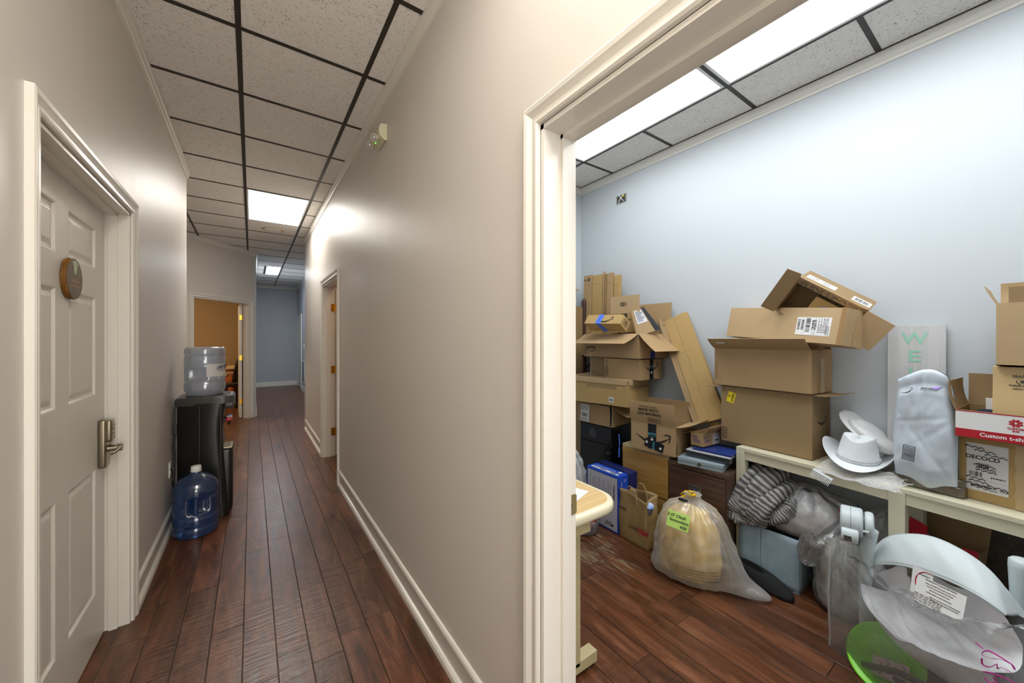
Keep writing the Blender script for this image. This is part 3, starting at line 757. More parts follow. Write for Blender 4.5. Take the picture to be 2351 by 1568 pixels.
# patch mark on storage left wall
MB().prism([(-.04, -.01), (-.01, -.02), (.02, -.008), (.045, .0), (.03, .012), (.0, .008), (-.02, .016)], 0, .0008, 0, Matrix(((1, 0, 0, 2.78), (0, 0, -1, RY), (0, 1, 0, 1.93), (0, 0, 0, 1)))).build('wall_patch', pm('scuffed_plaster', 'b9ae9a', .9), label='small scraped patch on the storage room corner wall', cat='patch')
# light switch and air grille far away
MB().box((1.139, 11.25, 1.15), (1.15, 11.33, 1.27), bev=.002).build('light_switch', 'white', label='white light switch plate at the far end of the hallway', cat='switch')
t = thing('air_grille', 'grey return air grille low on the far right hallway wall', 'vent', (1.15, 11.5, .22))
mb = MB(); mb.box((-.012, -.30, 0), (0, .30, .03)); mb.box((-.012, -.30, .57), (0, .30, .60)); mb.box((-.012, -.30, 0), (0, -.27, .6)); mb.box((-.012, .27, 0), (0, .30, .6)); mb.build('frame', 'white', t)
mb = MB()
for k in range(18): mb.box((-.010, -.27, .035 + k * .030), (-.002, .27, .047 + k * .030))
mb.build('slats', 'grille', t)

# round wooden plaque hanging on the office door
t = thing('door_plaque', 'round wooden slice plaque with green leaf cutout on the white door', 'plaque', (-.5865, 2.183, 1.66))
XP = Matrix(((0, 0, 1, 0), (1, 0, 0, 0), (0, 1, 0, 0), (0, 0, 0, 1)))   # local xy -> yz, normal +x
mb = MB(); rim = [(.079 * (1 + .02 * fbm((math.cos(a) * 2, math.sin(a) * 2, k), 2)) , a) for k in (0,) for a in [2 * PI * i / 48 for i in range(48)]]
for k, (z0, z1, rr) in enumerate(((0, .004, .078), (.004, .008, .081), (.008, .012, .079), (.012, .017, .080))):
    mb.prism([(rr * math.cos(2 * PI * i / 48) * (1 + .015 * math.sin(5 * i + k)), rr * math.sin(2 * PI * i / 48) * (1 + .015 * math.sin(5 * i + k))) for i in range(48)], z0, z1, 0, XP)
mb.build('wood_slice', 'bark', t)
MB().prism([(.078 * math.cos(2 * PI * i / 48), .078 * math.sin(2 * PI * i / 48)) for i in range(48)], .017, .0183, 0, XP).build('face', 'plaq', t)
MB().prism([(0, .016), (.008, .018), (.030, .062), (.012, .071), (-.010, .071), (-.026, .064), (-.012, .03)], .0183, .0192, 0, XP).build('leaf_cutout', 'leafpic', t)
mb2 = MB()
mb2.text('Hey! Ask', .021, XP @ Matrix.Translation((-.002, -.008, .0186)), 0, .25); mb2.text('THE KITCHEN DESK', .0125, XP @ Matrix.Translation((0, -.028, .0186)))
mb2.build('lettering', pm('burnt_lettering', '9a7a5c', .6), t)
# ================================================================== HALLWAY OBJECTS
def RZ(a): return Matrix.Rotation(a, 4, 'Z')
def TR(x, y, z): return Matrix.Translation((x, y, z))
# ---- water dispenser: faces the corridor (+x), side panel towards the viewer
t = thing('water_dispenser', 'black plastic water dispenser holding an upturned bottle against the left hallway wall', 'water dispenser', (-.465, 3.78, 0))
# local: x 0 (wall) .. .33 front, y 0 (near side) .. .30
mb = MB()
def outline(w0, dx=0.0, fr=.045):
    pts = [(0 + dx, 0), (w0 - fr, -.004)]
    for k in range(1, 9): a = -PI / 2 + k * PI / 18; pts.append((w0 - fr + fr * math.cos(a), .045 - .045 - .004 + fr + fr * math.sin(a)))
    pts += [(w0, .26)]
    for k in range(1, 9): a = k * PI / 18; pts.append((w0 - fr + fr * math.cos(a), .26 + fr * math.sin(a)))
    pts += [(0 + dx, .305)]
    return pts
def loft(mb, rings, mi=0):
    n = len(rings[0][0]); vs = []
    for poly, z in rings: vs += [(x, y, z) for x, y in poly]
    fs = [(i * n + k, i * n + (k + 1) % n, (i + 1) * n + (k + 1) % n, (i + 1) * n + k) for i in range(len(rings) - 1) for k in range(n)]
    mb.add(vs, fs, mi, None, True); mb.add(vs, [tuple(range(n))[::-1], tuple(range((len(rings) - 1) * n, len(rings) * n))], mi)
ws = [(.310, 0), (.318, .02), (.312, .06), (.300, .20), (.288, .40), (.278, .55), (.272, .66), (.276, .78), (.288, .87), (.300, .915)]
loft(mb, [(outline(w_), z) for w_, z in ws]); mb.build('cabinet', 'black', t)
mb = MB(); mb.box((.130, -.0052, .03), (.1325, -.0035, .90)); mb.box((.262, -.0052, .10), (.2645, -.003, .90)); mb.build('panel_seam', 'greyp', t)
mb = MB(); loft(mb, [(outline(.345, -.012, .075), .905), (outline(.352, -.014, .078), .925), (outline(.352, -.014, .078), .950), (outline(.345, -.010, .075), .962), (outline(.325, .0, .07), .968)])
mb.lathe([(.118, .966), (.122, .972), (.112, .978), (.075, .982), (.070, .970)], 40, X=TR(.155, .15, 0)); mb.build('top_cover', 'greyp', t)
# hood over the taps, tap recess face, drip tray
mb = MB(); mb.box((.27, .03, .86), (.352, .275, .93), bev=.02, smooth=True); mb.build('tap_hood', 'greyp', t)
for y, m_ in ((.09, 'red'), (.15, 'white'), (.21, 'tapeblue')):
    tp = MB(); tp.cyl((.270, y, .755), (.318, y, .755), .012, n=14); tp.cyl((.312, y, .765), (.312, y, .715), .011, .008, 14); tb = tp.build('tap', 'black', t)
    tp = MB(); tp.box((.292, y - .016, .745), (.330, y + .016, .778), bev=.006, smooth=True); tp.build('tap_lever', m_, tb)
mb = MB(); mb.box((.24, .03, .03), (.338, .275, .535), bev=.03, smooth=True); mb.build('drip_tray', 'black', t)
mb = MB(); mb.box((.275, .05, .530), (.332, .255, .540), bev=.003); mb.build('drip_grid', 'nickel', t)
mb = MB(); mb.tube([(-.010, .02, .70), (-.018, .01, .62), (-.012, .015, .50), (-.016, .0, .40), (-.02, -.025, .33), (-.012, -.055, .30), (-.012, -.055, .36), (-.012, -.048, .44), (-.02, -.045, .455)], .005, 8)
mb.box((-.03, -.058, .442), (-.004, -.034, .470), bev=.004, smooth=True); mb.box((-.02, .0, .70), (0, .03, .78), bev=.004); mb.build('power_cord', 'black', t)

# ---- five gallon bottle profile (upright, base z=0)
def bottle_prof(s=1.0):
    p = [(.001, .012), (.085, .008), (.118, .002), (.130, .018), (.132, .060), (.127, .070), (.126, .078), (.132, .090), (.133, .135), (.128, .146), (.127, .152),
         (.131, .160), (.131, .270), (.127, .278), (.127, .286), (.133, .296), (.133, .335), (.129, .352), (.112, .385), (.080, .412), (.050, .428), (.032, .440), (.028, .452), (.028, .470)]
    return [(r * s, z * s) for r, z in p]
def handle_dent(a0, z0, z1):
    def f(a, z, r):
        if z0 < z < z1:
            d = (a - a0 + PI) % (2 * PI) - PI
            k = max(0, 1 - (d / .55) ** 4) * max(0, 1 - ((2 * z - z0 - z1) / (z1 - z0)) ** 6)
            return r * (1 - .30 * k)
        return r
    return f
def densify(prof, st=.012):
    out = [prof[0]]
    for a, b in zip(prof, prof[1:]):
        n = max(1, int(math.hypot(b[0] - a[0], b[1] - a[1]) / st))
        out += [(a[0] + (b[0] - a[0]) * k / n, a[1] + (b[1] - a[1]) * k / n) for k in range(1, n + 1)]
    return out
# upturned bottle on the dispenser
t = thing('water_bottle', 'clear upturned water bottle sitting on top of the black dispenser', 'water bottle', (-.310, 3.93, .972))
FL = Matrix(((1, 0, 0, 0), (0, -1, 0, 0), (0, 0, -1, .448 - .06), (0, 0, 0, 1)))
zs_, ze_ = .160, .268
va = math.atan2(-3.93, .31)                  # azimuth that faces the viewer
pr_ = densify([(r, z) for r, z in bottle_prof()])
o = MB().lathe(pr_[:-3], 72, 0, FL, handle_dent(-(va - .45), zs_, ze_)).build('bottle_shell', 'bottle', t)
MB().lathe([(r * .96, z) for r, z in densify(bottle_prof()) if z > .03][:-3] , 48, 0, FL, handle_dent(-(va - .45), zs_, ze_)).build('water', 'water', t)
# paper label wrapped round the right half of the body
mb = MB(); lr = .1318
def lab(u, v): a = va + .05 + u * 2.0; return (lr * math.cos(a), lr * math.sin(a), .150 + v * .112)
mb.grid(lab, 28, 2); mb.build('label', 'papers', t)
mb = MB()
def wrap_text(txt, size, a0, z, mats, name, parent, shear=.25, bold=.0, R=lr + .0008, sx=1.0):
    q = MB(); q.text(txt, size, Matrix.Identity(4), 0, shear, bold, 'LEFT', sx, .0002)
    q.v = [(R * math.cos(a0 + x / R), R * math.sin(a0 + x / R), z + y) for x, y, _ in q.v]
    return q.build(name, mats, parent)
M['inkblue'] = pm('navy_print', '202a78', .5)
wrap_text('ARTESIA', .040, va + .62, .222, 'inkblue', 'brand_print', t, .35, .0012)
wrap_text('Natural Artesian', .0165, va + .60, .196, 'ink', 'small_print', t, .0, 0, sx=1.05)
q = MB(); q.tube([((lr + .001) * math.cos(va + a_), (lr + .001) * math.sin(va + a_), z_) for a_, z_ in [(.64, .232), (.60, .226), (.57, .214), (.60, .207), (.70, .2055), (.9, .2055), (1.3, .206), (1.8, .207)]], .0014, 6); q.build('print_swash', 'inkblue', t)

# spare blue bottle on the floor
t = thing('water_bottle', 'blue empty water bottle with white cap on the floor before the dispenser', 'water bottle', (-.335, 3.585, 0))
va = math.atan2(-3.585, .335)
MB().lathe(densify(bottle_prof()), 72, 0, None, handle_dent(va + .15, .165, .285)).build('bottle_shell', 'bluebottle', t)
mb = MB(); mb.tube([(.118 * math.cos(va + .0) , .118 * math.sin(va + .0), z) for z in (.160, .20, .25, .285)], .014, 10); mb.build('handle', 'bluebottle', t)
MB().lathe([(.0, .492), (.026, .492), (.030, .487), (.031, .466), (.0325, .452), (.031, .450)], 28).build('cap', 'white', t)

# ---- brown office: desk, chair, lamp seen through the doorway
t = thing('office_desk', 'orange cherry desk inside the brown office behind the swivel chair', 'desk', (-.80, 10.75, 0), (0, 0, -.03))
mb = MB(); mb.box((-.75, -.30, .74), (.52, .42, .78), bev=.006); mb.build('desk_top', 'deskoak', t)
mb = MB(); mb.box((-.70, -.27, .05), (.48, -.24, .74)); mb.box((-.70, -.27, .0), (-.66, .38, .74)); mb.box((.44, -.27, 0), (.48, .38, .74)); mb.build('desk_panel', 'orange', t)
for p_, lb, nm in (((-.50, 10.62, .781), 'small gold figurine on the desk in the brown office', 'figurine'),):
    mb = MB(); mb.lathe([(.0, 0), (.05, 0), (.04, .02), (.02, .05), (.035, .09), (.03, .13), (.0, .15)], 16); mb.build(nm, 'brass', loc=p_, label=lb, cat='ornament')
MB().box((-.01, -.12, 0), (.012, .12, .30), bev=.004).build('desk_screen', 'black', loc=(-.78, 10.7, .781), rot=(0, .08, .5), label='thin black screen on the desk, half hidden by the water bottle', cat='screen')
t = thing('swivel_chair', 'dark mesh swivel office chair with tan arm pads inside the brown office', 'chair', (-.43, 9.70, 0), (0, 0, 1.25))
mb = MB(); mb.box((-.23, -.23, .44), (.23, .23, .50), bev=.03, smooth=True); mb.build('seat', 'chair', t)
mb = MB()
def bk(u, v):
    w_ = .20 + .04 * math.sin(v * PI); x = (u - .5) * 2 * w_
    return (x, -.25 - .10 * v + .05 * (abs(u - .5) * 2) ** 2, .55 + v * .50)
rim_ = [bk(0, k / 10) for k in range(11)] + [bk(k / 8, 1) for k in range(1, 9)] + [bk(1, 1 - k / 10) for k in range(1, 11)] + [bk(1 - k / 8, 0) for k in range(1, 8)]
mb.tube(rim_, .026, 8, closed=True); mb.tube([bk(0, .55), bk(.5, .5), bk(1, .55)], .014, 8); mb.tube([bk(.1, .2), bk(.5, .26), bk(.9, .2)], .012, 8); mb.tube([(0, -.22, .45), (0, -.33, .60), (0, -.36, .80)], .024, 8)
mb.build('backrest_frame', 'chair', t)
MB().grid(bk, 8, 8).build('mesh_back', film('chair_mesh', '33291a', .92, .5, .1, .2), t)
for s_ in (-1, 1):
    mb = MB(); mb.tube([(s_ * .24, -.08, .47), (s_ * .29, -.05, .52), (s_ * .29, -.05, .66)], .016, 8); ab = mb.build('armrest', 'chair', t)
    mb = MB(); mb.box((s_ * .29 - .045, -.14, .66), (s_ * .29 + .045, .12, .70), bev=.016, smooth=True); mb.build('arm_pad', 'chairpad', ab)
mb = MB(); mb.cyl((0, 0, .10), (0, 0, .44), .028); mb.build('gas_post', 'chair', t)
for k in range(5):
    a = 2 * PI * k / 5 + .4; mb = MB(); mb.tube([(0, 0, .11), (.16 * math.cos(a), .16 * math.sin(a), .09), (.29 * math.cos(a), .29 * math.sin(a), .07)], [.026, .02, .016], 8); lg = mb.build('leg', 'chair', t)
    mb = MB(); mb.cyl((.29 * math.cos(a) - .012, .29 * math.sin(a), .028), (.29 * math.cos(a) + .012, .29 * math.sin(a), .028), .028, n=16); mb.build('caster', 'black', lg)
# dark thing glimpsed past the side-room door
mb = MB(); mb.box((-.02, -.25, 0), (.30, .22, .92), bev=.02); mb.build('cabinet', 'chair', loc=(1.25, 5.78, 0), label='dark cabinet edge glimpsed inside the peach side room', cat='cabinet')
# ================================================================== CARTONS
def fx(D, W, Hh, face, u, v, rot=0.0, off=.0008):
    """matrix placing a decal: x right, y up, z out, at (u,v) of a face seen from outside"""
    if face == 'front': o, r, up = Vector((0, W, 0)), Vector((0, -1, 0)), Vector((0, 0, 1))
    elif face == 'side': o, r, up = Vector((0, 0, 0)), Vector((1, 0, 0)), Vector((0, 0, 1))
    elif face == 'top': o, r, up = Vector((0, W, Hh)), Vector((0, -1, 0)), Vector((1, 0, 0))
    n = r.cross(up); p = o + r * u + up * v + n * off
    X = Matrix(((r.x, up.x, n.x, p.x), (r.y, up.y, n.y, p.y), (r.z, up.z, n.z, p.z), (0, 0, 0, 1)))
    return X @ Matrix.Rotation(rot, 4, 'Z')
def sheet(mb, X, w_, h_, mi=0, z0=-.0004, z1=.0003): mb.box((-w_ / 2, -h_ / 2, z0), (w_ / 2, h_ / 2, z1), mi, X)
def barcode(mb, X, w_, h_, mi=1, seed=1, vertical=False):
    R_ = random.Random(seed); x = -w_ / 2
    while x < w_ / 2 - .001:
        b = R_.choice((.0008, .0012, .002, .0028)) * max(1, w_ / .05)
        b = min(b, w_ / 2 - x)
        if vertical: mb.box((-h_ / 2, x, .0003), (h_ / 2, x + b, .0006), mi, X)
        else: mb.box((x, -h_ / 2, .0003), (x + b, h_ / 2, .0006), mi, X)
        x += b + R_.choice((.0008, .0012, .002)) * max(1, w_ / .05)
def lines(mb, X, w_, h_, n, mi=1, seed=2, vertical=False):
    """rows of tiny unreadable print"""
    R_ = random.Random(seed); st = h_ / n
    for k in range(n):
        x = -w_ / 2; y = h_ / 2 - (k + .5) * st; end = w_ / 2 * (1 if R_.random() < .6 else R_.uniform(.1, .9))
        while x < end:
            l = min(R_.uniform(.004, .014) * max(.6, w_ / .08), end - x)
            lo, hi = (x, y - st * .22), (x + l, y + st * .22)
            if vertical: mb.box((-hi[1], lo[0], .0003), (-lo[1], hi[0], .0005), mi, X)
            else: mb.box((lo[0], lo[1], .0003), (hi[0], hi[1], .0005), mi, X)
            x += l + .003 * max(.6, w_ / .08)
def ship_label(parent, X, w_, h_, seed=1, paper='papers', name='shipping_label'):
    mb = MB(); sheet(mb, X, w_, h_)
    lines(mb, X @ TR(-w_ * .22, h_ * .28, 0), w_ * .46, h_ * .32, 5, 1, seed)
    lines(mb, X @ TR(w_ * .25, h_ * .30, 0), w_ * .36, h_ * .25, 4, 1, seed + 1)
    barcode(mb, X @ TR(-w_ * .05, -h_ * .12, 0), w_ * .7, h_ * .22, 1, seed)
    lines(mb, X @ TR(0, -h_ * .37, 0), w_ * .8, h_ * .14, 2, 1, seed + 2)
    return mb.build(name, [paper, 'ink'], parent)
def smile(parent, X, w_, mat='ink', name='smile_print'):
    """curved smile stroke, thick in the middle, with an arrow hook at the right end"""
    mb = MB(); n = 28; up = []; lo = []
    for k in range(n + 1):
        u = k / n; x = (u - .5) * w_; y = -.22 * w_ * math.sin(PI * (u * .93 + .02)) ** 1.0 + .10 * w_ * u
        th = .055 * w_ * math.sin(PI * min(1, u * .96 + .02)) ** .8 + .004 * w_
        up.append((x, y + th * .5)); lo.append((x, y - th))
    vs = [(x, y, .0006) for x, y in up] + [(x, y, .0006) for x, y in lo]
    mb.add(vs, [(k, n + 1 + k, n + 2 + k, k + 1) for k in range(n)], 0, X)
    hook = [(.30, .085), (.36, .135), (.44, .15), (.51, .135), (.52, .06), (.50, -.04), (.465, -.10), (.452, -.085), (.475, .0), (.475, .09), (.42, .11), (.36, .10)]
    mb.add([(x * w_, y * w_, .0006) for x, y in hook], [tuple(range(len(hook)))[::-1]], 0, X)
    return mb.build(name, mat, parent)
def marks(parent, X, w_=.03, h_=.07, name='handling_marks'):
    """box of icons printed near a corner"""
    mb = MB(); e = .0022
    for lo, hi in (((-w_ / 2, -h_ / 2), (w_ / 2, -h_ / 2 + e)), ((-w_ / 2, h_ / 2 - e), (w_ / 2, h_ / 2)), ((-w_ / 2, -h_ / 2), (-w_ / 2 + e, h_ / 2)), ((w_ / 2 - e, -h_ / 2), (w_ / 2, h_ / 2))):
        mb.box((lo[0], lo[1], 0), (hi[0], hi[1], .0005), 0, X)
    lines(mb, X @ TR(0, -.004, 0), w_ * .7, h_ * .72, 7, 0, 5)
    return mb.build(name, 'ink', parent)
def arrows(parent, X, s=.03):
    mb = MB()
    for dx in (-.35, .35):
        mb.box((dx * s - .05 * s, -.4 * s, 0), (dx * s + .05 * s, .35 * s, .0005), 0, X)
        mb.add([((dx - .22) * s, .3 * s, .0005), ((dx + .22) * s, .3 * s, .0005), (dx * s, .75 * s, .0005)], [(0, 1, 2)], 0, X)
    mb.box((-.8 * s, -.62 * s, 0), (.8 * s, -.52 * s, .0005), 0, X)
    return mb.build('this_way_up_print', 'ink', parent)
def tape(parent, X, w_, h_, mat, name='packing_tape', wob=.0):
    mb = MB(); n = 10
    vs = []; 
    for k in range(n + 1):
        y = -h_ / 2 + h_ * k / n; d = wob * math.sin(k * 2.3)
        vs += [(-w_ / 2 + d, y, .0007), (w_ / 2 + d * .7, y, .0007)]
    mb.add(vs, [(2 * k, 2 * k + 1, 2 * k + 3, 2 * k + 2) for k in range(n)], 0, X)
    return mb.build(name, mat, parent)
def text_on(parent, X, rows, mat='ink', name='printed_text'):
    mb = MB()
    for txt, size, dx, dy, bold in rows: mb.text(txt, size, X @ TR(dx, dy, .0004), 0, 0, bold)
    return mb.build(name, mat, parent)

def warped_box(mb, lo, hi, amp=.0025, n=6, mi=0, seed=0):
    bm = bmesh.new(); bmesh.ops.create_cube(bm, size=1)
    (a, b, c), (d, e, f) = lo, hi
    for v in bm.verts: v.co = Vector((a + (v.co.x + .5) * (d - a), b + (v.co.y + .5) * (e - b), c + (v.co.z + .5) * (f - c)))
    bmesh.ops.subdivide_edges(bm, edges=bm.edges[:], cuts=n, use_grid_fill=True)
    for v in bm.verts:
        q = noise.noise_vector(v.co * 7 + Vector((seed, seed * 2, 3))); v.co += q * amp
    mb.bm(bm, mi, None, True); bm.free()
def carton(label, loc, rz, D, W, Hh, mat='cb', closed=True, flaps=(), group=None, rot=None, name='cardboard_box', seam=True, flap_mat=None, amp=.002, open_face='top'):
    t = thing(name, label, 'box', loc, rot if rot else (0, 0, rz), group)
    mb = MB(); th = .004
    if closed:
        warped_box(mb, (0, 0, 0), (D, W, Hh), amp, seed=len(label)); 
    else:
        mb.box((0, 0, 0), (D, W, th)); mb.box((0, 0, 0), (th, W, Hh)); mb.box((D - th, 0, 0), (D, W, Hh)); mb.box((th, 0, 0), (D - th, th, Hh)); mb.box((th, W - th, 0), (D - th, W, Hh))
    o = mb.build('box_body', mat, t)
    if closed: 
        for p in o.data.polygons: p.use_smooth = False
    for side, L_, ang, *rest in flaps:
        tw = rest[0] if rest else 0.0           # trims the free edge
        # hinge line and outward dir
        if side == 'front': h0, h1, out = Vector((0, W, Hh)), Vector((0, 0, Hh)), Vector((-1, 0, 0))
        elif side == 'back': h0, h1, out = Vector((D, 0, Hh)), Vector((D, W, Hh)), Vector((1, 0, 0))
        elif side == 'right': h0, h1, out = Vector((0, 0, Hh)), Vector((D, 0, Hh)), Vector((0, -1, 0))
        else: h0, h1, out = Vector((D, W, Hh)), Vector((0, W, Hh)), Vector((0, 1, 0))
        a = math.radians(ang); d = Vector((0, 0, 1)) * math.cos(a) + out * math.sin(a); nn = out * math.cos(a) - Vector((0, 0, 1)) * math.sin(a)
        e = (h1 - h0).normalized(); nseg = 6; vs = []
        for k in range(nseg + 1):
            f_ = k / nseg; bow = .006 * math.sin(f_ * PI) * (1 if L_ > .08 else .3)
            tr = tw * f_
            for q0, q1 in ((h0 + e * tr, -1), (h1 - e * tr, 1)):
                vs += [q0 + d * L_ * f_ + nn * (bow + .0015), q0 + d * L_ * f_ + nn * (bow - .0015)]
        fs = []
        for k in range(nseg):
            b_ = k * 4; c_ = b_ + 4
            fs += [(b_, b_ + 2, c_ + 2, c_), (b_ + 1, c_ + 1, c_ + 3, b_ + 3), (b_, c_, c_ + 1, b_ + 1), (b_ + 2, b_ + 3, c_ + 3, c_ + 2)]
        fs += [(nseg * 4, nseg * 4 + 2, nseg * 4 + 3, nseg * 4 + 1), (0, 1, 3, 2)]
        m_ = MB(); m_.add(vs, fs); m_.build('flap', flap_mat or mat, t)
    return t

# ---- console bench along the far wall
BY = math.atan2(2.527 - 2.39, 1.129 - .048)   # bench runs a few degrees off the wall
BM_ = Matrix.Translation((2.527, 1.129, 0)) @ Matrix.Rotation(-BY, 4, 'Z')
t = thing('console_table', 'long narrow beige lacquered console table along the storage room wall', 'table', (2.527, 1.129, 0), (0, 0, -BY))
# local: -y runs to the right of the picture, +x towards the wall
mb = MB(); mb.box((0, -1.42, .722), (.275, 0, .742), bev=.002); mb.build('table_top', 'beige', t)
for nm, y0, y1 in (('apron', -.712, -.052), ('apron', -1.42, -.768)):
    mb = MB(); mb.box((.008, y0, .670), (.026, y1, .722)); mb.build('apron', 'beige', t)
for y0, y1 in ((-.052, 0), (-.768, -.712), (-1.42, -1.37)):
    mb = MB(); mb.box((0, y0, 0), (.045, y1, .722), bev=.0015); mb.build('leg', 'beige', t)
    mb = MB(); mb.box((.225, y0, 0), (.270, y1, .722), bev=.0015); mb.build('leg', 'beige', t)
mb = MB(); mb.box((.05, -.045, .670), (.225, -.03, .722)); mb.build('apron', 'beige', t)

# ---- centre stack on the table
t = carton('large brown carton with yellow HEAVY sticker at the bottom of the tall centre stack', (2.566, .748, .744), -.070, .235, .510, .365, 'cb_d', False,
           [('right', .115, 84), ('front', .012, 88), ('left', .10, 97)])
D, W, Hh = .235, .510, .365
mb = MB(); X = fx(D, W, Hh, 'front', .066, .295, -.28 - PI / 2 + .0)
sheet(mb, X, .070, .048); mb.build('heavy_sticker', 'yellow', t)
text_on(t, X, [('HEAVY', .019, .0, .008, .0006)], 'ink', 'sticker_text')
mb = MB(); barcode(mb, X @ TR(-.004, -.014, 0), .018, .010, 0, 4); mb.build('sticker_barcode', 'ink', t)
arrows(t, fx(D, W, Hh, 'front', .020, .340), .016); marks(t, fx(D, W, Hh, 'front', .022, .055), .032, .075)
smile(t, fx(D, W, Hh, 'side', .125, .215), .125)
t = carton('open brown carton in the middle of the tall centre stack, flap raised toward the door', (2.537, .742, 1.116), -.085, .255, .552, .245, 'cb', False,
           [('front', .105, 52), ('right', .06, -70), ('back', .09, -60)])
D, W, Hh = .255, .552, .245
mb = MB(); sheet(mb, Matrix.Identity(4), .05, .014); 
f_ = [c for c in t.children if c.name.startswith('flap')][0]
X = Matrix(((0, -.79, -.62, -.058), (-1, 0, 0, W - .075), (0, .62, -.79, Hh + .042), (0, 0, 0, 1)))
mb = MB(); sheet(mb, X @ Matrix.Translation((0, 0, .006)), .055, .016); mb.build('sticker', 'papers', t)
tape(t, fx(D, W, Hh, 'front', .012, .10), .022, .12, 'tapebrown'); tape(t, fx(D, W, Hh, 'side', .13, .10), .05, .2, 'cleartape', wob=.003); tape(t, fx(D, W, Hh, 'side', .09, .02), .03, .035, 'tapebrown')
t = carton('long brown carton with big white shipping label lying across the top of the centre stack', (2.460, .600, 1.393), 0, .165, .700, .194, 'cb3', True, rot=(.077, .152, -.310))
D, W, Hh = .165, .70, .194
X = fx(D, W, Hh, 'front', W - .150, .090)
mb = MB(); sheet(mb, X, .178, .100)
for k, (u_, w_) in enumerate(((-.076, .014), (-.055, .014), (-.026, .022))):
    barcode(mb, X @ TR(u_, .008, 0) @ Matrix.Rotation(PI / 2, 4, 'Z'), .078 if k == 2 else .060, w_, 1, k + 3)
for i in range(11):
    for j in range(16):
        if random.Random(i * 31 + j).random() < .5: mb.box((-.006 + i * .0022, -.020 + j * .0035, .0003), (-.0038 + i * .0022, -.0165 + j * .0035, .0006), 1, X)
lines(mb, X @ TR(.050, .005, 0), .08, .05, 8, 1, 9, True); lines(mb, X @ TR(.075, -.02, 0), .05, .02, 4, 1, 10, True)
mb.box((.012, -.048, .0003), (.0125, .048, .0006), 1, X); mb.box((-.04, -.048, .0003), (-.0395, .048, .0006), 1, X)
mb.box((-.004, -.044, .0003), (.014, -.0425, .0006), 1, X); mb.box((-.004, -.032, .0003), (.014, -.0305, .0006), 1, X)
mb.build('shipping_label', ['paper', 'ink'], t)
tape(t, fx(D, W, Hh, 'side', .10, .1), .04, .19, 'cleartape', wob=.004); tape(t, fx(D, W, Hh, 'front', W - .012, .10), .022, .19, 'tapebrown')
# tipped open box leaning behind the long carton: mouth to the viewer, pitched forward, rolled
t = thing('cardboard_box', 'open carton tipped diagonally on top of the centre stack, printed flap and two labels', 'box', (2.635, .660, 1.395), (.66, -.30, .0))
Db, Wb, Hb = .165, .345, .235
mb = MB()
for lo, hi in (((0, 0, 0), (Db, Wb, .004)), ((0, 0, Hb - .004), (Db, Wb, Hb)), ((0, 0, .004), (Db, .004, Hb - .004)), ((0, Wb - .004, .004), (Db, Wb, Hb - .004)), ((Db - .004, .004, .004), (Db, Wb - .004, Hb - .004))): mb.box(lo, hi)
mb.build('box_body', 'cb_d', t)
mb = MB(); mb.box((-.004, .004, -.052), (0, Wb - .004, 0), 0, TR(0, 0, Hb) @ Matrix.Rotation(-.55, 4, 'Y')); fl = mb.build('flap', 'cb3', t)
mb = MB(); lines(mb, TR(-.0045, Wb / 2, -.026 + Hb) @ Matrix(((0, 0, -1, 0), (-1, 0, 0, 0), (0, 1, 0, 0), (0, 0, 0, 1))) @ TR(0, 0, .012), Wb - .04, .034, 5, 0, 12); mb.build('smudged_print', 'ink', fl)
mb = MB(); mb.box((-.075, -.002, -.01), (0, .002, Hb + .015), 0, TR(0, Wb, 0) @ Matrix.Rotation(-1.25, 4, 'Z')); mb.build('flap', 'cb_d', t)
mb = MB(); mb.box((-.002, -.125, .055), (.002, 0, Hb - .012), 0, TR(0, 0, .005) @ Matrix.Rotation(-.15, 4, 'Z')); mb.build('flap', 'cb3', t)
mb = MB(); mb.box((-.002, 0, -.12), (.002, Wb - .10, 0), 0, TR(0, .03, 0)); mb.build('flap', 'cb_d', t)
XT = Matrix(((0, 1, 0, 0), (-1, 0, 0, Wb), (0, 0, 1, Hb + .0006), (0, 0, 0, 1)))   # u to the right, v back
mb = MB(); Xl = XT @ TR(.095, .065, 0); sheet(mb, Xl, .150, .060); lines(mb, Xl @ TR(-.04, 0, 0), .05, .05, 3, 1, 4); lines(mb, Xl @ TR(.035, 0, 0), .05, .05, 3, 1, 6); mb.build('label', ['paper', 'ink'], t)
mb = MB(); Xl = XT @ TR(.295, .060, 0); sheet(mb, Xl, .085, .070); barcode(mb, Xl, .065, .045, 1, 6); mb.build('barcode_label', ['paper', 'ink'], t)
mb = MB(); mb.box((0, 0, 0), (.11, .16, .15), bev=.003); o = mb.build('cardboard_box', 'cb2', label='small brown box with torn blue tape inside the tipped open carton', cat='box', loc=(2.650, .70, 1.455), rot=(.66, -.28, .0))
mb = MB(); mb.prism([(-.06, -.012), (-.02, .012), (.02, .004), (.05, .014), (.07, -.012), (.02, -.016)], 0, .001, 0, fx(.11, .16, .15, 'front', .10, .115)); mb.build('blue_tape', 'tapeblue', o)

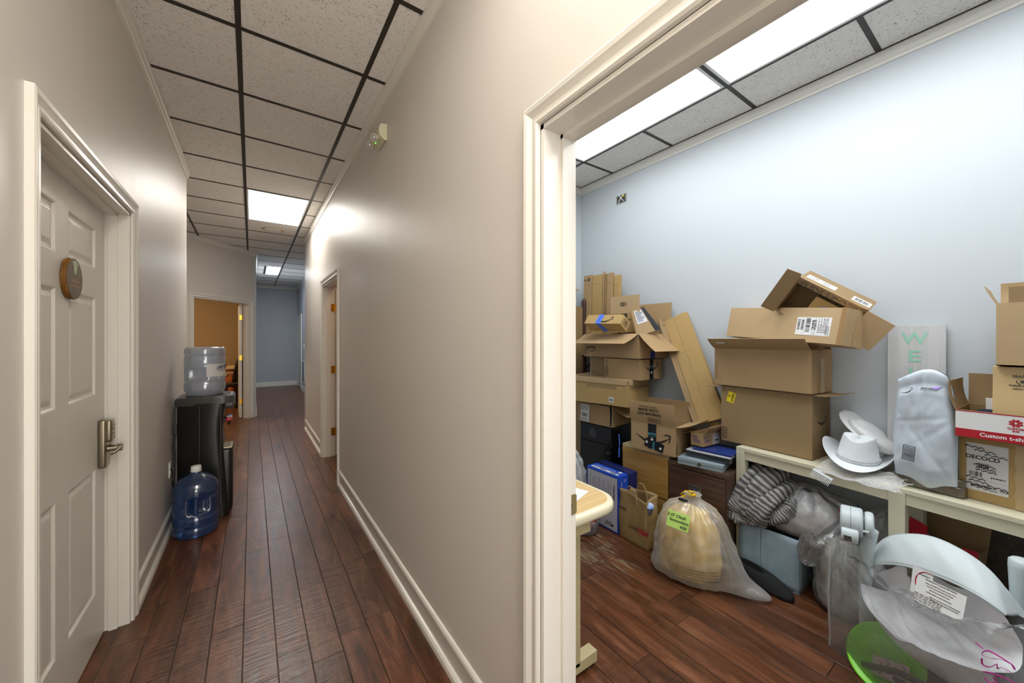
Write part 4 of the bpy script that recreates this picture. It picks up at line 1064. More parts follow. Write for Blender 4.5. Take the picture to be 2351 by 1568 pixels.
# ---- left group: filing cabinets
def file_cab(label, loc, rz, W, D, Hh, front, side, top, pulls=True):
    t = thing('filing_cabinet', label, 'filing cabinet', loc, (0, 0, rz))
    mb = MB(); mb.box((.016, 0, 0), (D, W, Hh), bev=.003); mb.build('cabinet_body', side, t)
    mb = MB(); mb.box((0.004, -.002, Hh - .004), (D, W + .002, Hh + .022), bev=.003); mb.build('top_panel', top, t)
    for z0, z1 in ((.02, .275), (.290, .545)):
        m_ = MB(); m_.box((-.004, .004, z0), (.016, W - .004, z1), bev=.004); d_ = m_.build('drawer', front, t)
        if pulls:
            m_ = MB(); yc, zc = W / 2, (z0 + z1) / 2 + .02
            for lo, hi in (((-.012, yc - .042, zc + .020), (-.003, yc + .042, zc + .028)), ((-.012, yc - .042, zc - .028), (-.003, yc + .042, zc - .020)), ((-.012, yc - .042, zc - .02), (-.003, yc - .034, zc + .02)), ((-.012, yc + .034, zc - .02), (-.003, yc + .042, zc + .02))): m_.box(lo, hi, bev=.0015)
            m_.box((-.007, yc - .034, zc - .02), (-.0035, yc + .034, zc + .02), 1); m_.build('pull', ['nickel', 'greyp'], d_)
    return t
oc = file_cab('oak-fronted filing cabinet behind the paper bag, open carton on top', (2.40, 1.515, 0), .03, .390, .40, .585, 'oak', 'tan', 'tan', False)
wc = file_cab('dark walnut filing cabinet with metal pull behind the white trash bag', (2.40, 1.132, 0), .03, .378, .40, .560, 'walnut', 'walnuts', 'walnuts', True)
for ch in list(wc.children):
    if ch.name.startswith('drawer') and ch.bound_box[0][2] < .1: pass
m_ = MB(); m_.box((-.008, .004, .545), (.0, .386, .585), bev=.004); m_.build('top_rail', 'oak', oc)
mb = MB(); mb.cyl((-.002, .05, .598), (-.008, .05, .598), .006, n=12); mb.build('lock', 'nickel', oc)
# tan filler shelf top right of oak cabinet
t = thing('filing_cabinet', 'glossy black steel cabinet with small knob under the crumpled carton', 'filing cabinet', (2.45, 2.062, 0), (0, 0, .04))
mb = MB(); mb.box((.012, 0, 0), (.36, .352, .684), bev=.003); mb.build('cabinet_body', 'blackm', t)
m_ = MB(); m_.box((0, .005, .03), (.013, .347, .525), bev=.003); dd = m_.build('door', 'blackm', t)
m_ = MB(); m_.cyl((-.014, .03, .47), (0, .03, .47), .009, .007, 16); m_.build('knob', 'nickel', dd)
m_ = MB(); m_.box((0, .005, .535), (.013, .347, .676), bev=.003); dd = m_.build('drawer', 'blackm', t)
m_ = MB(); m_.cyl((-.004, .2, .605), (.0, .2, .605), .042, n=28, X=None); m_.build('oval_pull', pm('dark_grey_pull', '303236', .3), dd)

# crumpled carton with label on the black cabinet
t = carton('crumpled brown carton with peeling white label on top of the black cabinet', (2.44, 2.045, .690), .10, .28, .37, .172, 'cb', False, [('right', .15, 118, .01), ('left', .05, 80)], amp=.006)
D, W, Hh = .28, .37, .172
o = ship_label(t, fx(D, W, Hh, 'front', .09, .085, -.06, .007), .095, .145, 3)
mb = MB(); mb.prism([(-.008, -.16), (.006, -.165), (.012, -.05), (.008, .0), (-.010, .0), (-.006, -.08)], -.0002, .0016, 0, fx(D, W, Hh, 'front', W - .018, Hh)); mb.build('torn_corner', 'blackf', t)
# golden telescoping carton above it
t = carton('large golden-brown lidded carton with small barcode label near its lower edge', (2.40, 1.857, .888), .192, .365, .600, .205, 'cb2', True)
D, W, Hh = .365, .60, .205
mb = MB(); mb.box((-.004, -.004, Hh - .004), (D + .004, W + .004, Hh + .008), bev=.003)
mb.prism([(0, -.030), (W - .02, -.034), (W, .006), (0, .006)], 0, .004, 0, fx(D, W, Hh, 'front', 0, Hh, 0, .002)); mb.prism([(.01, -.034), (.16, -.032), (D, -.018), (D, .006), (0, .006)], 0, .004, 0, fx(D, W, Hh, 'side', 0, Hh, 0, .002))
mb.build('lid', 'cb3', t)
mb = MB(); sheet(mb, fx(D, W, Hh, 'front', W - .150, .045), .042, .040); barcode(mb, fx(D, W, Hh, 'front', W - .150, .045), .034, .026, 1, 8); mb.build('barcode_label', ['paper', 'ink'], t)
tape(t, fx(D, W, Hh, 'front', .36, .148, PI / 2), .026, .28, 'cb_d'); tape(t, fx(D, W, Hh, 'side', .19, .145, PI / 2), .024, .33, 'cb_d')
mb = MB(); sheet(mb, fx(D, W, Hh, 'top', .30, .26), .14, .09, 0, .008, .0095); mb.build('shipping_label', 'papers', t)
# prime carton (lower, with taped end)
t = carton('brown carton with black tape on its end, resting on the golden lidded carton', (2.46, 1.794, 1.101), .035, .300, .349, .160, 'cb', True)
D, W, Hh = .30, .349, .160
marks(t, fx(D, W, Hh, 'front', .026, .062), .030, .085); arrows(t, fx(D, W, Hh, 'front', .026, .137), .016)
smile(t, fx(D, W, Hh, 'side', .155, .105), .17)
tape(t, fx(D, W, Hh, 'side', .148, .080, 0, .0016), .05, .158, 'tapeblk'); text_on(t, fx(D, W, Hh, 'side', .148, .105, 0, .0022), [('prime', .020, 0, 0, .0004)], 'cyan', 'tape_text')
mb = MB(); mb.cyl((0, 0, 0), (0, 0, .0004), .009, n=18, X=fx(D, W, Hh, 'side', .148, .055, 0, .0024)); mb.build('tape_emblem', 'papers', t)
t = carton('plain brown carton end showing left of the taped carton, behind the coat rack', (2.52, 2.16, 1.101), .0, .24, .21, .16, 'cb_d', True)
# prime carton upper open
t = carton('wide open brown carton printed prime, front and right flaps hanging down', (2.428, 1.788, 1.268), -.02, .380, .575, .195, 'cb', False,
           [('front', .175, 116, .012), ('right', .20, 132, .0)], rot=(0, 0, -.02))
D, W, Hh = .38, .575, .195
marks(t, fx(D, W, Hh, 'front', .022, .065), .028, .085); text_on(t, fx(D, W, Hh, 'front', .085, .085), [('prime', .040, 0, 0, .0008)])
smile(t, fx(D, W, Hh, 'front', .090, .060), .075)
mb = MB(); sheet(mb, fx(D, W, Hh, 'side', .175, .03), .06, .06); mb.build('packing_tape', 'tapeblue_d', t)
# small tipped carton with blue tape, lying forward in the open carton
t = carton('small tipped carton with smile print and bright blue tape lying in the open carton', (2.42, 1.893, 1.480), 0, .087, .350, .108, 'cb2', True, rot=(.067, -.967, .029), amp=.001)
D, W, Hh = .087, .350, .108
smile(t, fx(D, W, Hh, 'top', .19, .045), .15); tape(t, fx(D, W, Hh, 'top', .140, .044, -.10, .0012), .052, .088, 'tapeblue', wob=.001); tape(t, fx(D, W, Hh, 'front', .152, .054, .18, .0012), .052, .108, 'tapeblue', wob=.001)
mb = MB(); X = fx(D, W, Hh, 'top', .140, .044, -.10) @ Matrix.Rotation(PI / 2, 4, 'Z'); lines(mb, X @ TR(0, 0, .0014), .08, .010, 1, 0, 9); X = fx(D, W, Hh, 'front', .152, .054, .18) @ Matrix.Rotation(PI / 2, 4, 'Z'); lines(mb, X @ TR(0, 0, .0014), .10, .010, 1, 0, 9); mb.build('tape_text', 'inkblue', t)
marks(t, fx(D, W, Hh, 'side', .045, .05, PI / 2), .06, .05)
# carton with raised flap reading 100 (upside down)
t = carton('brown carton with raised flap printed 100 upside down, behind the blue-taped carton', (2.62, 1.925, 1.478), 0, .16, .29, .165, 'cb2', True, rot=(0, 0, .0))
D, W, Hh = .16, .29, .165
mb = MB(); mb.box((.0, -.006, Hh), (.004, W + .004, Hh + .150)); mb.build('flap', 'cb3', t)
text_on(t, fx(D, W, Hh, 'front', .140, Hh + .08, PI), [('100', .050, 0, 0, .0006)])
mb = MB(); sheet(mb, fx(D, W, Hh, 'front', .145, Hh - .022), .06, .036); mb.build('black_label', 'tapeblk', t); smile(t, fx(D, W, Hh, 'front', .2, Hh - .045), .06)
# its right side panel, splayed, with shipping label and torn black tape
TLp, TRp, BRp, BLp = [Vector(p) - Vector((2.62, 1.925, 1.478)) for p in ((2.55, 1.948, 1.655), (2.72, 1.955, 1.690), (2.62, 1.735, 1.500), (2.46, 1.82, 1.440))]
off = (TRp - TLp).cross(TLp - BLp).normalized() * -.012; mb = MB(); q = [TLp, TRp, BRp, BLp]; mb.add([v[:] for v in q] + [(v + off)[:] for v in q], [(0, 4, 5, 1), (1, 5, 6, 2), (2, 6, 7, 3), (3, 7, 4, 0)])
mb.grid(lambda u, v: TLp.lerp(TRp, u).lerp(BLp.lerp(BRp, u), v)[:], 12, 12); mb.grid(lambda u, v: (TLp.lerp(TRp, u).lerp(BLp.lerp(BRp, u), v) + off)[:], 12, 12); sp2 = mb.build('side_panel', 'cb_d', t)
nn_ = (TRp - TLp).cross(TLp - BLp).normalized(); nn_ = -nn_ if nn_.y > 0 else nn_
def bil(u, v, o): return TLp.lerp(TRp, u).lerp(BLp.lerp(BRp, u), v) + nn_ * o
def patch(mb, u0, u1, v0, v1, o, mi=0, sk=0.0, n=6):
    mb.grid(lambda u, v: bil(u0 + (u1 - u0) * u + sk * v, v0 + (v1 - v0) * v, o)[:], n, n, mi)
mb = MB(); patch(mb, .16, .74, .06, .58, .002)
for k in range(7): patch(mb, .22, .22 + .3 + .17 * (k * 5 % 3) / 2, .11 + k * .062, .135 + k * .062, .0026, 1, 0, 2)
mb.build('shipping_label', ['lab_grey', 'ink'], sp2)
mb = MB(); patch(mb, .80, 1.04, -.02, 1.02, .003); mb.build('packing_tape', 'tapeblk', sp2)
# big raised flap panel leaning on the wall
mb = MB(); mb.box((0, 0, 0), (.005, .40, .30), bev=.001); t = mb.build('cardboard_sheet', 'cb', loc=(2.765, 1.735, 1.42), rot=(0, .06, .02), label='wide flat cardboard sheet leaning on the wall behind the left carton pile', cat='cardboard')
# flattened cartons standing upright: each its own
for k, (y, w_, hgt, x, m_, lb) in enumerate(((2.50, .105, .62, 2.66, 'cb', 'leftmost upright folded carton, printed with two round marks at its top'),
                                   (2.372, .125, .63, 2.665, 'cb2', 'second upright folded carton in the bundle by the coat rack, widest face'),
                                   (2.352, .014, .63, 2.665, 'cb', 'thin folded carton edge in the middle of the upright bundle'),
                                   (2.334, .010, .625, 2.668, 'cb_d', 'darker thin folded carton edge in the upright bundle'),
                                   (2.262, .070, .61, 2.68, 'cb', 'upright folded carton second from the right of the bundle'),
                                   (2.190, .068, .60, 2.69, 'cb2', 'rightmost upright folded carton of the bundle, creased near its top'))):
    mb = MB(); n = 5
    mb.box((0, 0, 0), (.030, w_ - .003, hgt), bev=.004); mb.box((-.0006, 0, hgt - .09), (0, w_ - .004, hgt - .088), 1)
    o = mb.build('folded_carton', [m_, 'inkl'], loc=(x, y, 1.42 - .02 * (k % 2)), rot=(0, .03, 0), label=lb, cat='carton', group='upright folded cartons')
    if k == 0:
        q = MB(); q.cyl((-.001, .035, hgt - .045), (0, .035, hgt - .045), .018, n=20); q.cyl((-.001, .082, hgt - .045), (0, .082, hgt - .045), .012, n=20); q.build('round_mark', 'inkl', o)
# support carton under the bundle
t = carton('plain carton that the upright folded cartons stand on', (2.60, 2.20, 1.27), 0, .20, .42, .13, 'cb_d', True)

# coat rack: pole and pegs
t = thing('coat_rack', 'dark brown wooden coat rack pole with pegs in the storage room corner', 'coat rack', (2.66, 2.585, 0))
mb = MB(); mb.lathe([(.0, 1.815), (.012, 1.812), (.021, 1.795), (.024, 1.77), (.024, 1.22), (.026, 1.21), (.0245, 1.20), (.024, 1.19), (.024, .02)], 20); mb.build('pole', pm('dark_walnut_varnish', '3a1f16', .3), t)
M['rack'] = bpy.data.materials['dark_walnut_varnish']
for z, a, up in ((1.635, 1.75, .085), (1.13, -1.75, .060), (1.40, 1.8, .06)):
    mb = MB(); mb.tube([(0, 0, z), (.125 * math.cos(a), .125 * math.sin(a), z + up)], [.011, .010], 10); mb.build('peg', 'rack', t)
mb = MB(); mb.box((-.16, -.02, 0), (.13, .02, .03), bev=.006); mb.box((-.02, -.14, 0), (.02, .2, .03), bev=.006); mb.build('foot', 'rack', t)
# narrow carton seen between jamb and coat rack
t = carton('tall narrow carton between the door frame and the coat rack', (2.40, 2.50, .95), .25, .22, .20, .78, 'cb_d', True); marks(t, fx(.22, .20, .78, 'front', .15, .74, PI / 2), .03, .05)
t = carton('plain tall carton behind the black cabinet, against the corner', (2.48, 2.45, .0), 0, .30, .30, .945, 'cb_d', True)
# cord hanging in front of cartons
mb = MB(); mb.tube([(2.395, 2.245, 1.33), (2.39, 2.245, 1.22), (2.385, 2.236, 1.12), (2.38, 2.236, 1.075)], .0012, 6); mb.build('string', 'papers', label='thin white string hanging down the front of the prime carton', cat='string')

# ---- open smile carton on oak cabinet
t = carton('open carton reading MADE WITH LESS MATERIAL on the oak cabinet, black taped smile', (2.382, 1.455, .609), .145, .265, .331, .204, 'cb', False,
           [('front', .155, 8), ('back', .15, -6), ('right', .13, 72, .01)], rot=(0, 0, .145))
D, W, Hh = .265, .331, .204
X = fx(D, W, Hh, 'front', W / 2, Hh + .078, 0, -.012)
f_ = MB(); XF = fx(D, W, Hh, 'front', W / 2, Hh, 0, .0) @ Matrix.Rotation(math.radians(8), 4, 'X') @ TR(0, .08, .0085)
f_.text('THIS BOX IS NOW', .0165, XF @ TR(-.02, .045, 0)); f_.text('MADE WITH', .027, XF @ TR(-.02, .021, 0), 0, 0, .0006); f_.text('LESS MATERIAL', .027, XF @ TR(-.015, -.008, 0), 0, 0, .0006)
lines(f_, XF @ TR(.02, -.050, 0), .095, .034, 4, 0, 3); f_.build('printed_text', 'ink', t)
smile(t, fx(D, W, Hh, 'front', .170, .115, -.04), .25)
tape(t, fx(D, W, Hh, 'front', .165, .115, .0, .0014), .062, .178, 'tapeblk'); tape(t, fx(D, W, Hh, 'front', .180, .055, PI / 2 - .22, .0020), .062, .14, 'tapeblk')
text_on(t, fx(D, W, Hh, 'front', .165, .135, 0, .0024), [('prime', .024, 0, 0, .0005)], 'cyan', 'tape_text'); text_on(t, fx(D, W, Hh, 'front', .175, .052, PI / 2 - .1, .0028), [('prime', .024, 0, 0, .0005)], 'cyan', 'tape_text')
for u_, v_ in ((.165, .094), (.125, .070), (.226, .040)):
    mb = MB(); mb.cyl((0, 0, 0), (0, 0, .0008), .009, n=18, X=fx(D, W, Hh, 'front', u_, v_, 0, .0026)); mb.build('tape_emblem', 'papers', t)
q = MB(); q.tube([((math.cos(a) * .024), (math.sin(a) * .014), 0) for a in [PI + k * PI / 8 for k in range(9)]], .0012, 6, X=fx(D, W, Hh, 'front', .165, .125, 0, .0030)); q.build('tape_smile', 'cyan', t)
marks(t, fx(D, W, Hh, 'side', .022, .055), .024, .07)
# leaning long flat carton
t = thing('long_carton', 'long narrow golden carton leaning diagonally against the storage wall', 'box', (2.64, 1.427, .81), (0, 0, 0))
# from floor-ish base to the wall: axis from (0,0,0) up-left and back
ax_ = Vector((.12, .361, .749)).normalized(); wv_ = Vector((.02, -.185, .03)).normalized(); nrm = wv_.cross(ax_).normalized(); wv_ = ax_.cross(nrm).normalized()
Lm = .84
XL = Matrix(((wv_.x, ax_.x, nrm.x, 0), (wv_.y, ax_.y, nrm.y, 0), (wv_.z, ax_.z, nrm.z, 0), (0, 0, 0, 1)))
mb = MB(); mb.box((0, 0, -.035), (.19, Lm, 0), 0, XL, .003); mb.build('box_body', 'cb2', t)
mb = MB(); mb.box((-.040, .01, -.002), (0, Lm - .03, .002), 0, XL @ Matrix.Rotation(.75, 4, 'Y')); mb.add([(-.03, Lm - .03, .02), (-.022, Lm + .055, .01), (0, Lm - .02, 0)], [(0, 1, 2)], 0, XL); mb.build('side_flap', 'cb_d', t)
mb = MB(); mb.add([(0, Lm, -.001), (.10, Lm - .004, .002), (.19, Lm + .006, -.002), (.15, Lm + .012, -.02)], [(0, 1, 2, 3)], 0, XL); solid(mb.build('flap', 'cb3', t), .003)
mb = MB(); mb.box((.085, .02, .0002), (.087, Lm - .02, .0012), 0, XL); mb.box((.01, Lm - .30, .0002), (.15, Lm - .298, .001), 0, XL); mb.build('crease_line', 'cb_d', t)
mb = MB()
for k in range(60): mb.box((.001, .05 + k * .012, -.0002), (.006, .055 + k * .012, .0008), 0, XL)
mb.build('serrated_edge', 'inkl', t)
# small open carton and the things under it
t = carton('small open carton with blue print and torn label beside the HEAVY carton', (2.467, 1.312, .700), -.08, .21, .085, .086, 'cb', False, [('left', .12, 100), ('right', .07, 40), ('back', .05, 20)])
D, W, Hh = .21, .085, .086
mb = MB(); lines(mb, fx(D, W, Hh, 'front', .03, .06), .04, .02, 2, 0, 3); lines(mb, fx(D, W, Hh, 'front', .045, .035), .05, .025, 3, 0, 5); lines(mb, fx(D, W, Hh, 'side', .05, .06), .08, .02, 2, 0, 6); lines(mb, fx(D, W, Hh, 'side', .05, .035), .06, .02, 2, 0, 7); mb.build('blue_print', 'inkblue', t)
ship_label(t, fx(D, W, Hh, 'side', .155, .04), .08, .07, 31)
t = thing('plastic_case', 'dark smoky plastic case with blue folder on top beneath the small carton', 'case', (2.46, 1.135, .630), (0, 0, .12))
mb = MB(); mb.box((0, 0, 0), (.24, .27, .040), bev=.006, smooth=True); mb.build('case_body', film('smoky_case', '2a2e34', .88, .15, .8, .2, 5, .1), t)
mb = MB(); mb.box((-.003, -.003, .038), (.243, .273, .046), bev=.003); mb.build('case_lid', 'lab_grey', t)
mb = MB(); mb.box((0, 0, 0), (.22, .24, .012), bev=.002); mb.build('blue_folder', 'tapeblue_d', loc=(2.47, 1.13, .680), rot=(0, 0, .1), label='navy blue folder lying under the small open carton', cat='folder')
t = thing('cash_box', 'grey metal cash box with round lock on the walnut filing cabinet', 'cash box', (2.417, 1.159, .584), (0, 0, .20))
mb = MB(); mb.box((0, 0, 0), (.20, .272, .020), bev=.002); mb.build('cash_box_base', 'cashgrey', t)
mb = MB(); mb.box((-.002, -.002, .021), (.202, .274, .044), bev=.004); mb.box((.12, .10, .044), (.128, .17, .0455), 0); mb.build('cash_box_lid', 'cashgrey', t)
mb = MB(); mb.cyl((-.006, .136, .023), (0, .136, .023), .011, n=24); mb.cyl((-.008, .136, .023), (-.006, .136, .023), .006, n=20); mb.build('lock', 'nickel', t)

# ---- blue paper carton and navy one
def paper_case(label, loc, rz, D, W, Hh, mat, blurb):
    t = thing('paper_carton', label, 'box', loc, (0, 0, rz)); mb = MB(); mb.box((0, 0, 0), (D, W, Hh), bev=.004); mb.build('box_body', mat, t); return t
D, W, Hh = .112, .312, .418
t = paper_case('upright royal blue paper carton with pale grey face beside the desk', (2.180, 1.776, .003), -.018, D, W, Hh, 'bluebox', 1)
mb = MB(); X = fx(D, W, Hh, 'front', W / 2, Hh / 2 - .004); sheet(mb, X, W - .02, Hh - .03)
text_on(t, X @ TR(W / 2 - .040, .085, 0) @ Matrix.Rotation(-PI / 2, 4, 'Z'), [('HAMMERMILL', .019, 0, 0, .0005)])
for k in range(9): lines(mb, X @ TR(.085 - k * .022, .105 - (k % 3) * .005, 0), .10 + (k * 7 % 4) * .012, .011, 3, 1, 40 + k, True)
lines(mb, X @ TR(-.118, .16, 0), .05, .01, 2, 1, 8, True); lines(mb, X @ TR(-.118, .10, 0), .06, .01, 2, 1, 8, True)
mb.build('face_panel', ['lab_grey', 'ink'], t)
mb = MB(); X = fx(D, W, Hh, 'front', W - .09, .05)
for k, h_ in enumerate((.030, .034, .030, .040, .028)): mb.box((-.03 + k * .013, -h_ / 2, .0003), (-.025 + k * .013, h_ / 2, .001), 0, X)
mb.cyl((.036, -.006, .0003), (.036, -.006, .001), .009, n=16, X=X); mb.build('faint_print', 'ink', t)
mb = MB(); X = fx(D, W, Hh, 'top', W / 2, .030); sheet(mb, X, W - .05, .028); lines(mb, X @ TR(-.09, 0, 0), .05, .012, 1, 1, 3); barcode(mb, X @ TR(-.02, 0, 0), .06, .018, 1, 3); barcode(mb, X @ TR(.085, 0, 0), .05, .018, 1, 5)
lines(mb, fx(D, W, Hh, 'top', W / 2 - .02, .068), .2, .020, 1, 0, 7); lines(mb, fx(D, W, Hh, 'side', .035, .30, PI / 2), .16, .014, 1, 0, 7); mb.cyl((0, 0, 0), (0, 0, .0006), .016, n=24, X=fx(D, W, Hh, 'top', W - .05, .080)); mb.build('top_label', ['papers', 'ink'], t)
text_on(t, fx(D, W, Hh, 'side', .070, .375), [('17', .030, 0, 0, .0)], 'lab_grey', 'side_print')
t = paper_case('navy blue paper carton behind the royal blue one, torn dark edge', (2.296, 1.770, .0), -.018, .092, .318, .425, 'navy', 1)
text_on(t, fx(.092, .318, .425, 'side', .055, .27, -PI / 2), [('HAMMERMILL', .020, .06, 0, .0005)], 'papers', 'side_print')
mb = MB(); mb.tube([(-.002, .32, .428), (-.006, .20, .436), (-.004, .08, .430), (.0, .0, .42), (.0, -.002, .25)], .0035, 6); mb.build('torn_edge', 'blackf', t)
mb = MB(); mb.tube([(0, 0, 0), (.004, .0, .05), (.0, .004, .11)], [.007, .012, .010], 10, flat=.4); mb.tube([(0, 0, .0), (-.004, 0, -.07)], [.006, .004], 8); mb.build('wrapped_umbrella', 'tapeblue', loc=(2.38, 1.93, .56), label='thin blue wrapped stick leaning beside the oak cabinet', cat='stick')

# ---- right group on the table
D, W, Hh = .24, .46, .268
t = carton('brown taped carton marked DECOCD with scribbled label at the right end of the table', (2.432, -.232, .744), -.211, D, W, Hh, 'cb2', True)
X = fx(D, W, Hh, 'front', .078, .140)
mb = MB(); sheet(mb, X, .112, .200); mb.text('DECOCD', .022, X @ TR(-.012, .040, .0005), 1, 0, .0006); lines(mb, X @ TR(.03, -.035, 0), .04, .012, 1, 1, 3); barcode(mb, X @ TR(-.01, .008, 0), .035, .02, 1, 4); barcode(mb, X @ TR(-.03, -.03, 0), .035, .02, 1, 5)
mb.box((-.054, -.052, .0003), (.054, -.0515, .0006), 1, X); lines(mb, X @ TR(-.01, -.078, 0), .07, .012, 1, 1, 9); mb.text('#507', .007, X @ TR(.02, -.088, .0005), 1); mb.text('TC3', .012, X @ TR(.045, -.082, .0005), 1, 0, .0004)
mb.build('scribbled_label', ['papers', 'ink'], t)
mb = MB(); R_ = random.Random(7)
for zc, xs in ((.085, -.03), (.072, -.005), (.058, .025), (.012, -.005), (.000, .0), (-.010, .0), (-.045, -.03), (-.058, -.02), (-.072, -.025), (-.082, -.015), (-.070, .03)):
    pts = [(xs + (-.028 + .009 * k) + R_.uniform(-.003, .003), zc + (.003 if k % 2 else -.003) - .0008 * k, .0012) for k in range(7)]
    mb.tube(pts, .0030, 6, X=X, flat=.3)
mb.build('marker_scribble', 'navycloth', t)
tape(t, fx(D, W, Hh, 'front', .26, .13), .22, .26, 'cleartape', wob=.004)
D, W, Hh = .26, .42, .112
t = carton('low open white and red carton reading Custom t-shirts on the DECOCD carton', (2.422, -.198, 1.016), -.06, D, W, Hh, 'cb_d', False, [('back', .14, 4), ('left', .12, 8)])
mb = MB(); X = fx(D, W, Hh, 'front', W / 2, Hh / 2); sheet(mb, X, W - .002, Hh - .002); mb.box((-W / 2 + .001, -Hh / 2 + .001, .0004), (W / 2 - .001, -Hh / 2 + .035, .0010), 1, X); mb.box((-W / 2 + .001, Hh / 2 - .005, .0004), (W / 2 - .001, Hh / 2 - .001, .0010), 1, X)
mb.text('Custom t-shirts', .021, X @ TR(-.078, -Hh / 2 + .018, .0012), 0, 0, .0005)
XC = X @ TR(-.056, .024, .0006) @ Matrix.Scale(.8, 4)
for k in range(8):
    a = 2 * PI * k / 8 + .39; mb.add([(.013 * math.cos(a - .36) * .6, .013 * math.sin(a - .36) * .6, .0005), (.020 * math.cos(a - .3), .018 * math.sin(a - .3), .0005), (.023 * math.cos(a), .020 * math.sin(a), .0005), (.020 * math.cos(a + .3), .018 * math.sin(a + .3), .0005), (.013 * math.cos(a + .36) * .6, .013 * math.sin(a + .36) * .6, .0005)], [(0, 1, 2, 3, 4)], 1, XC)
mb.cyl((0, 0, .0), (0, 0, .0006), .009, n=20, mi=1, X=XC); mb.cyl((0, 0, .0006), (0, 0, .0009), .0045, n=16, mi=0, X=XC)
mb.text('CUSTOM', .010, X @ TR(-.056, .002, .0008), 1, 0, .0004); mb.text('INK', .010, X @ TR(-.056, -.0075, .0008), 1, 0, .0004)
mb.build('printed_face', ['paper', 'redb'], t)
mb = MB(); mb.box((0, 0, 0), (.006, .08, .12)); mb.build('paper_sheet', 'paper', loc=(2.60, .07, 1.05), rot=(0, 0, -.05), label='white sheet standing inside the red and white carton', cat='paper')
mb = MB(); mb.lathe([(.0, .05), (.035, .045), (.055, .02), (.06, 0)], 28); mb.prism([(.03, -.05), (.10, -.04), (.12, 0), (.10, .04), (.03, .05)], 0, .006); mb.build('baseball_cap', 'navycloth', loc=(2.56, .135, 1.075), rot=(.2, -.30, 2.6), label='navy cap peeking out of the red and white carton', cat='cap')
D, W, Hh = .19, .28, .268
t = carton('tan carton printed FRAGILE please handle with care inside the red and white carton', (2.465, -.155, 1.045), -.02, D, W, Hh, pm('tan_smooth_board', 'd6b985', .7, bump=.1), True)
text_on(t, fx(D, W, Hh, 'front', .072, Hh - .036), [('FRAGILE', .0125, 0, 0, .0003), ('PLEASE HANDLE', .0088, 0, -.036, .0002), ('WITH CARE', .0088, 0, -.049, .0002)], 'greyp')
mb = MB(); X = fx(D, W, Hh, 'front', .072, Hh - .055) @ Matrix.Scale(.55, 4); mb.box((-.045, .020, 0), (.045, .0215, .0005), 0, X)
mb.add([(-.010, .004, .0005), (0, .010, .0005), (.010, .004, .0005), (.010, -.008, .0005), (0, -.014, .0005), (-.010, -.008, .0005)], [(0, 5, 4, 3, 2, 1)], 0, X)
for s_ in (-1, 1): mb.tube([(s_ * .026, .006, .0004), (s_ * .024, -.010, .0004), (s_ * .014, -.018, .0004), (s_ * .010, -.026, .0004)], [.003, .004, .0045, .005], 6, X=X, flat=.2)
mb.build('hands_and_box_icon', 'greyp', t)
D, W, Hh = .26, .36, .250
t = carton('tall open light carton topmost at the right edge of the picture', (2.445, -.245, 1.318), 0, D, W, Hh, 'cb3', False, [('left', .075, 22), ('back', .10, 2)])
f_ = [c for c in t.children if c.name.startswith('flap')]
mb = MB(); mb.box((.004, .006, Hh), (.008, W - .03, Hh + .062)); mb.build('flap', 'cb_d', t)

# ---- welcome sign
t = thing('welcome_sign', 'tall whitewashed board sign with mint letters W E L leaning on the wall', 'sign', (2.785, .282, .75), (0, .02, 0))
mb = MB(); mb.box((0, 0, 0), (.020, .205, .745), bev=.0015); mb.build('board', 'signboard', t)
for k, ch in enumerate('WELCOME'):
    mb = MB(); mb.text(ch, .082, fx(.02, .205, .745, 'front', .098, .675 - k * .092), 0, 0, .0014, sx=1.25 if ch in 'EL' else 1.1); mb.build('letter', 'mint', t)
# ================================================================== SOFT AND SMALL THINGS
def sack(name, mat, loc, prof, sx=1.0, sy=1.0, lobes=(), wr=.012, nw=17, seed=0, rz=0.0, nphi=110, parent=None, nsc=7.0, namp=.012, lean=(0, 0), **kw):
    """a filled bag: prof [(z,r)], lobes (phi,z,amp,wphi,wz), wrinkles radiating to the tied neck"""
    P_ = []
    for (z0, r0), (z1, r1) in zip(prof, prof[1:]):
        n = max(1, int((abs(z1 - z0) + abs(r1 - r0)) / .012)); P_ += [(z0 + (z1 - z0) * k / n, r0 + (r1 - r0) * k / n) for k in range(n)]
    P_.append(prof[-1]); zt = max(z for z, r in prof); mb = MB(); vs = []; fs = []
    for i, (z, r) in enumerate(P_):
        for k in range(nphi):
            a = 2 * PI * k / nphi; q = r
            for (ph, zc, am, wp, wz) in lobes:
                d = (a - ph + PI) % (2 * PI) - PI; q += am * math.exp(-(d / wp) ** 2 - ((z - zc) / wz) ** 2)
            tn = (z / zt) ** 2
            q += r * wr / .1 * (.25 + tn) * (.5 * math.sin(nw * a + 3 * math.sin(2 * a + seed) + z * 9) + .5 * math.sin((nw * .57) * a + seed * 2 - z * 14)) * (1 if r > .01 else 0)
            x, y = q * math.cos(a) * sx, q * math.sin(a) * sy
            d_ = noise.fractal(Vector((x * nsc + seed, y * nsc, z * nsc)), 1, 2, 5)
            rid = abs(noise.noise(Vector((x * nsc * 2.3, y * nsc * 2.3, z * nsc * 1.6 + seed))))
            k_ = 1 + ((d_ * namp - rid * namp * 1.2) / max(.03, q)) * min(1, r / .05)
            vs.append((x * k_ + lean[0] * z, y * k_ + lean[1] * z, max(.001, z + d_ * namp * .5 * min(1, z / .03))))
    for i in range(len(P_) - 1): fs += [(i * nphi + k, i * nphi + (k + 1) % nphi, (i + 1) * nphi + (k + 1) % nphi, (i + 1) * nphi + k) for k in range(nphi)]
    mb.add(vs, fs, 0, None, True)
    return mb.build(name, mat, parent, loc, (0, 0, rz), **kw)

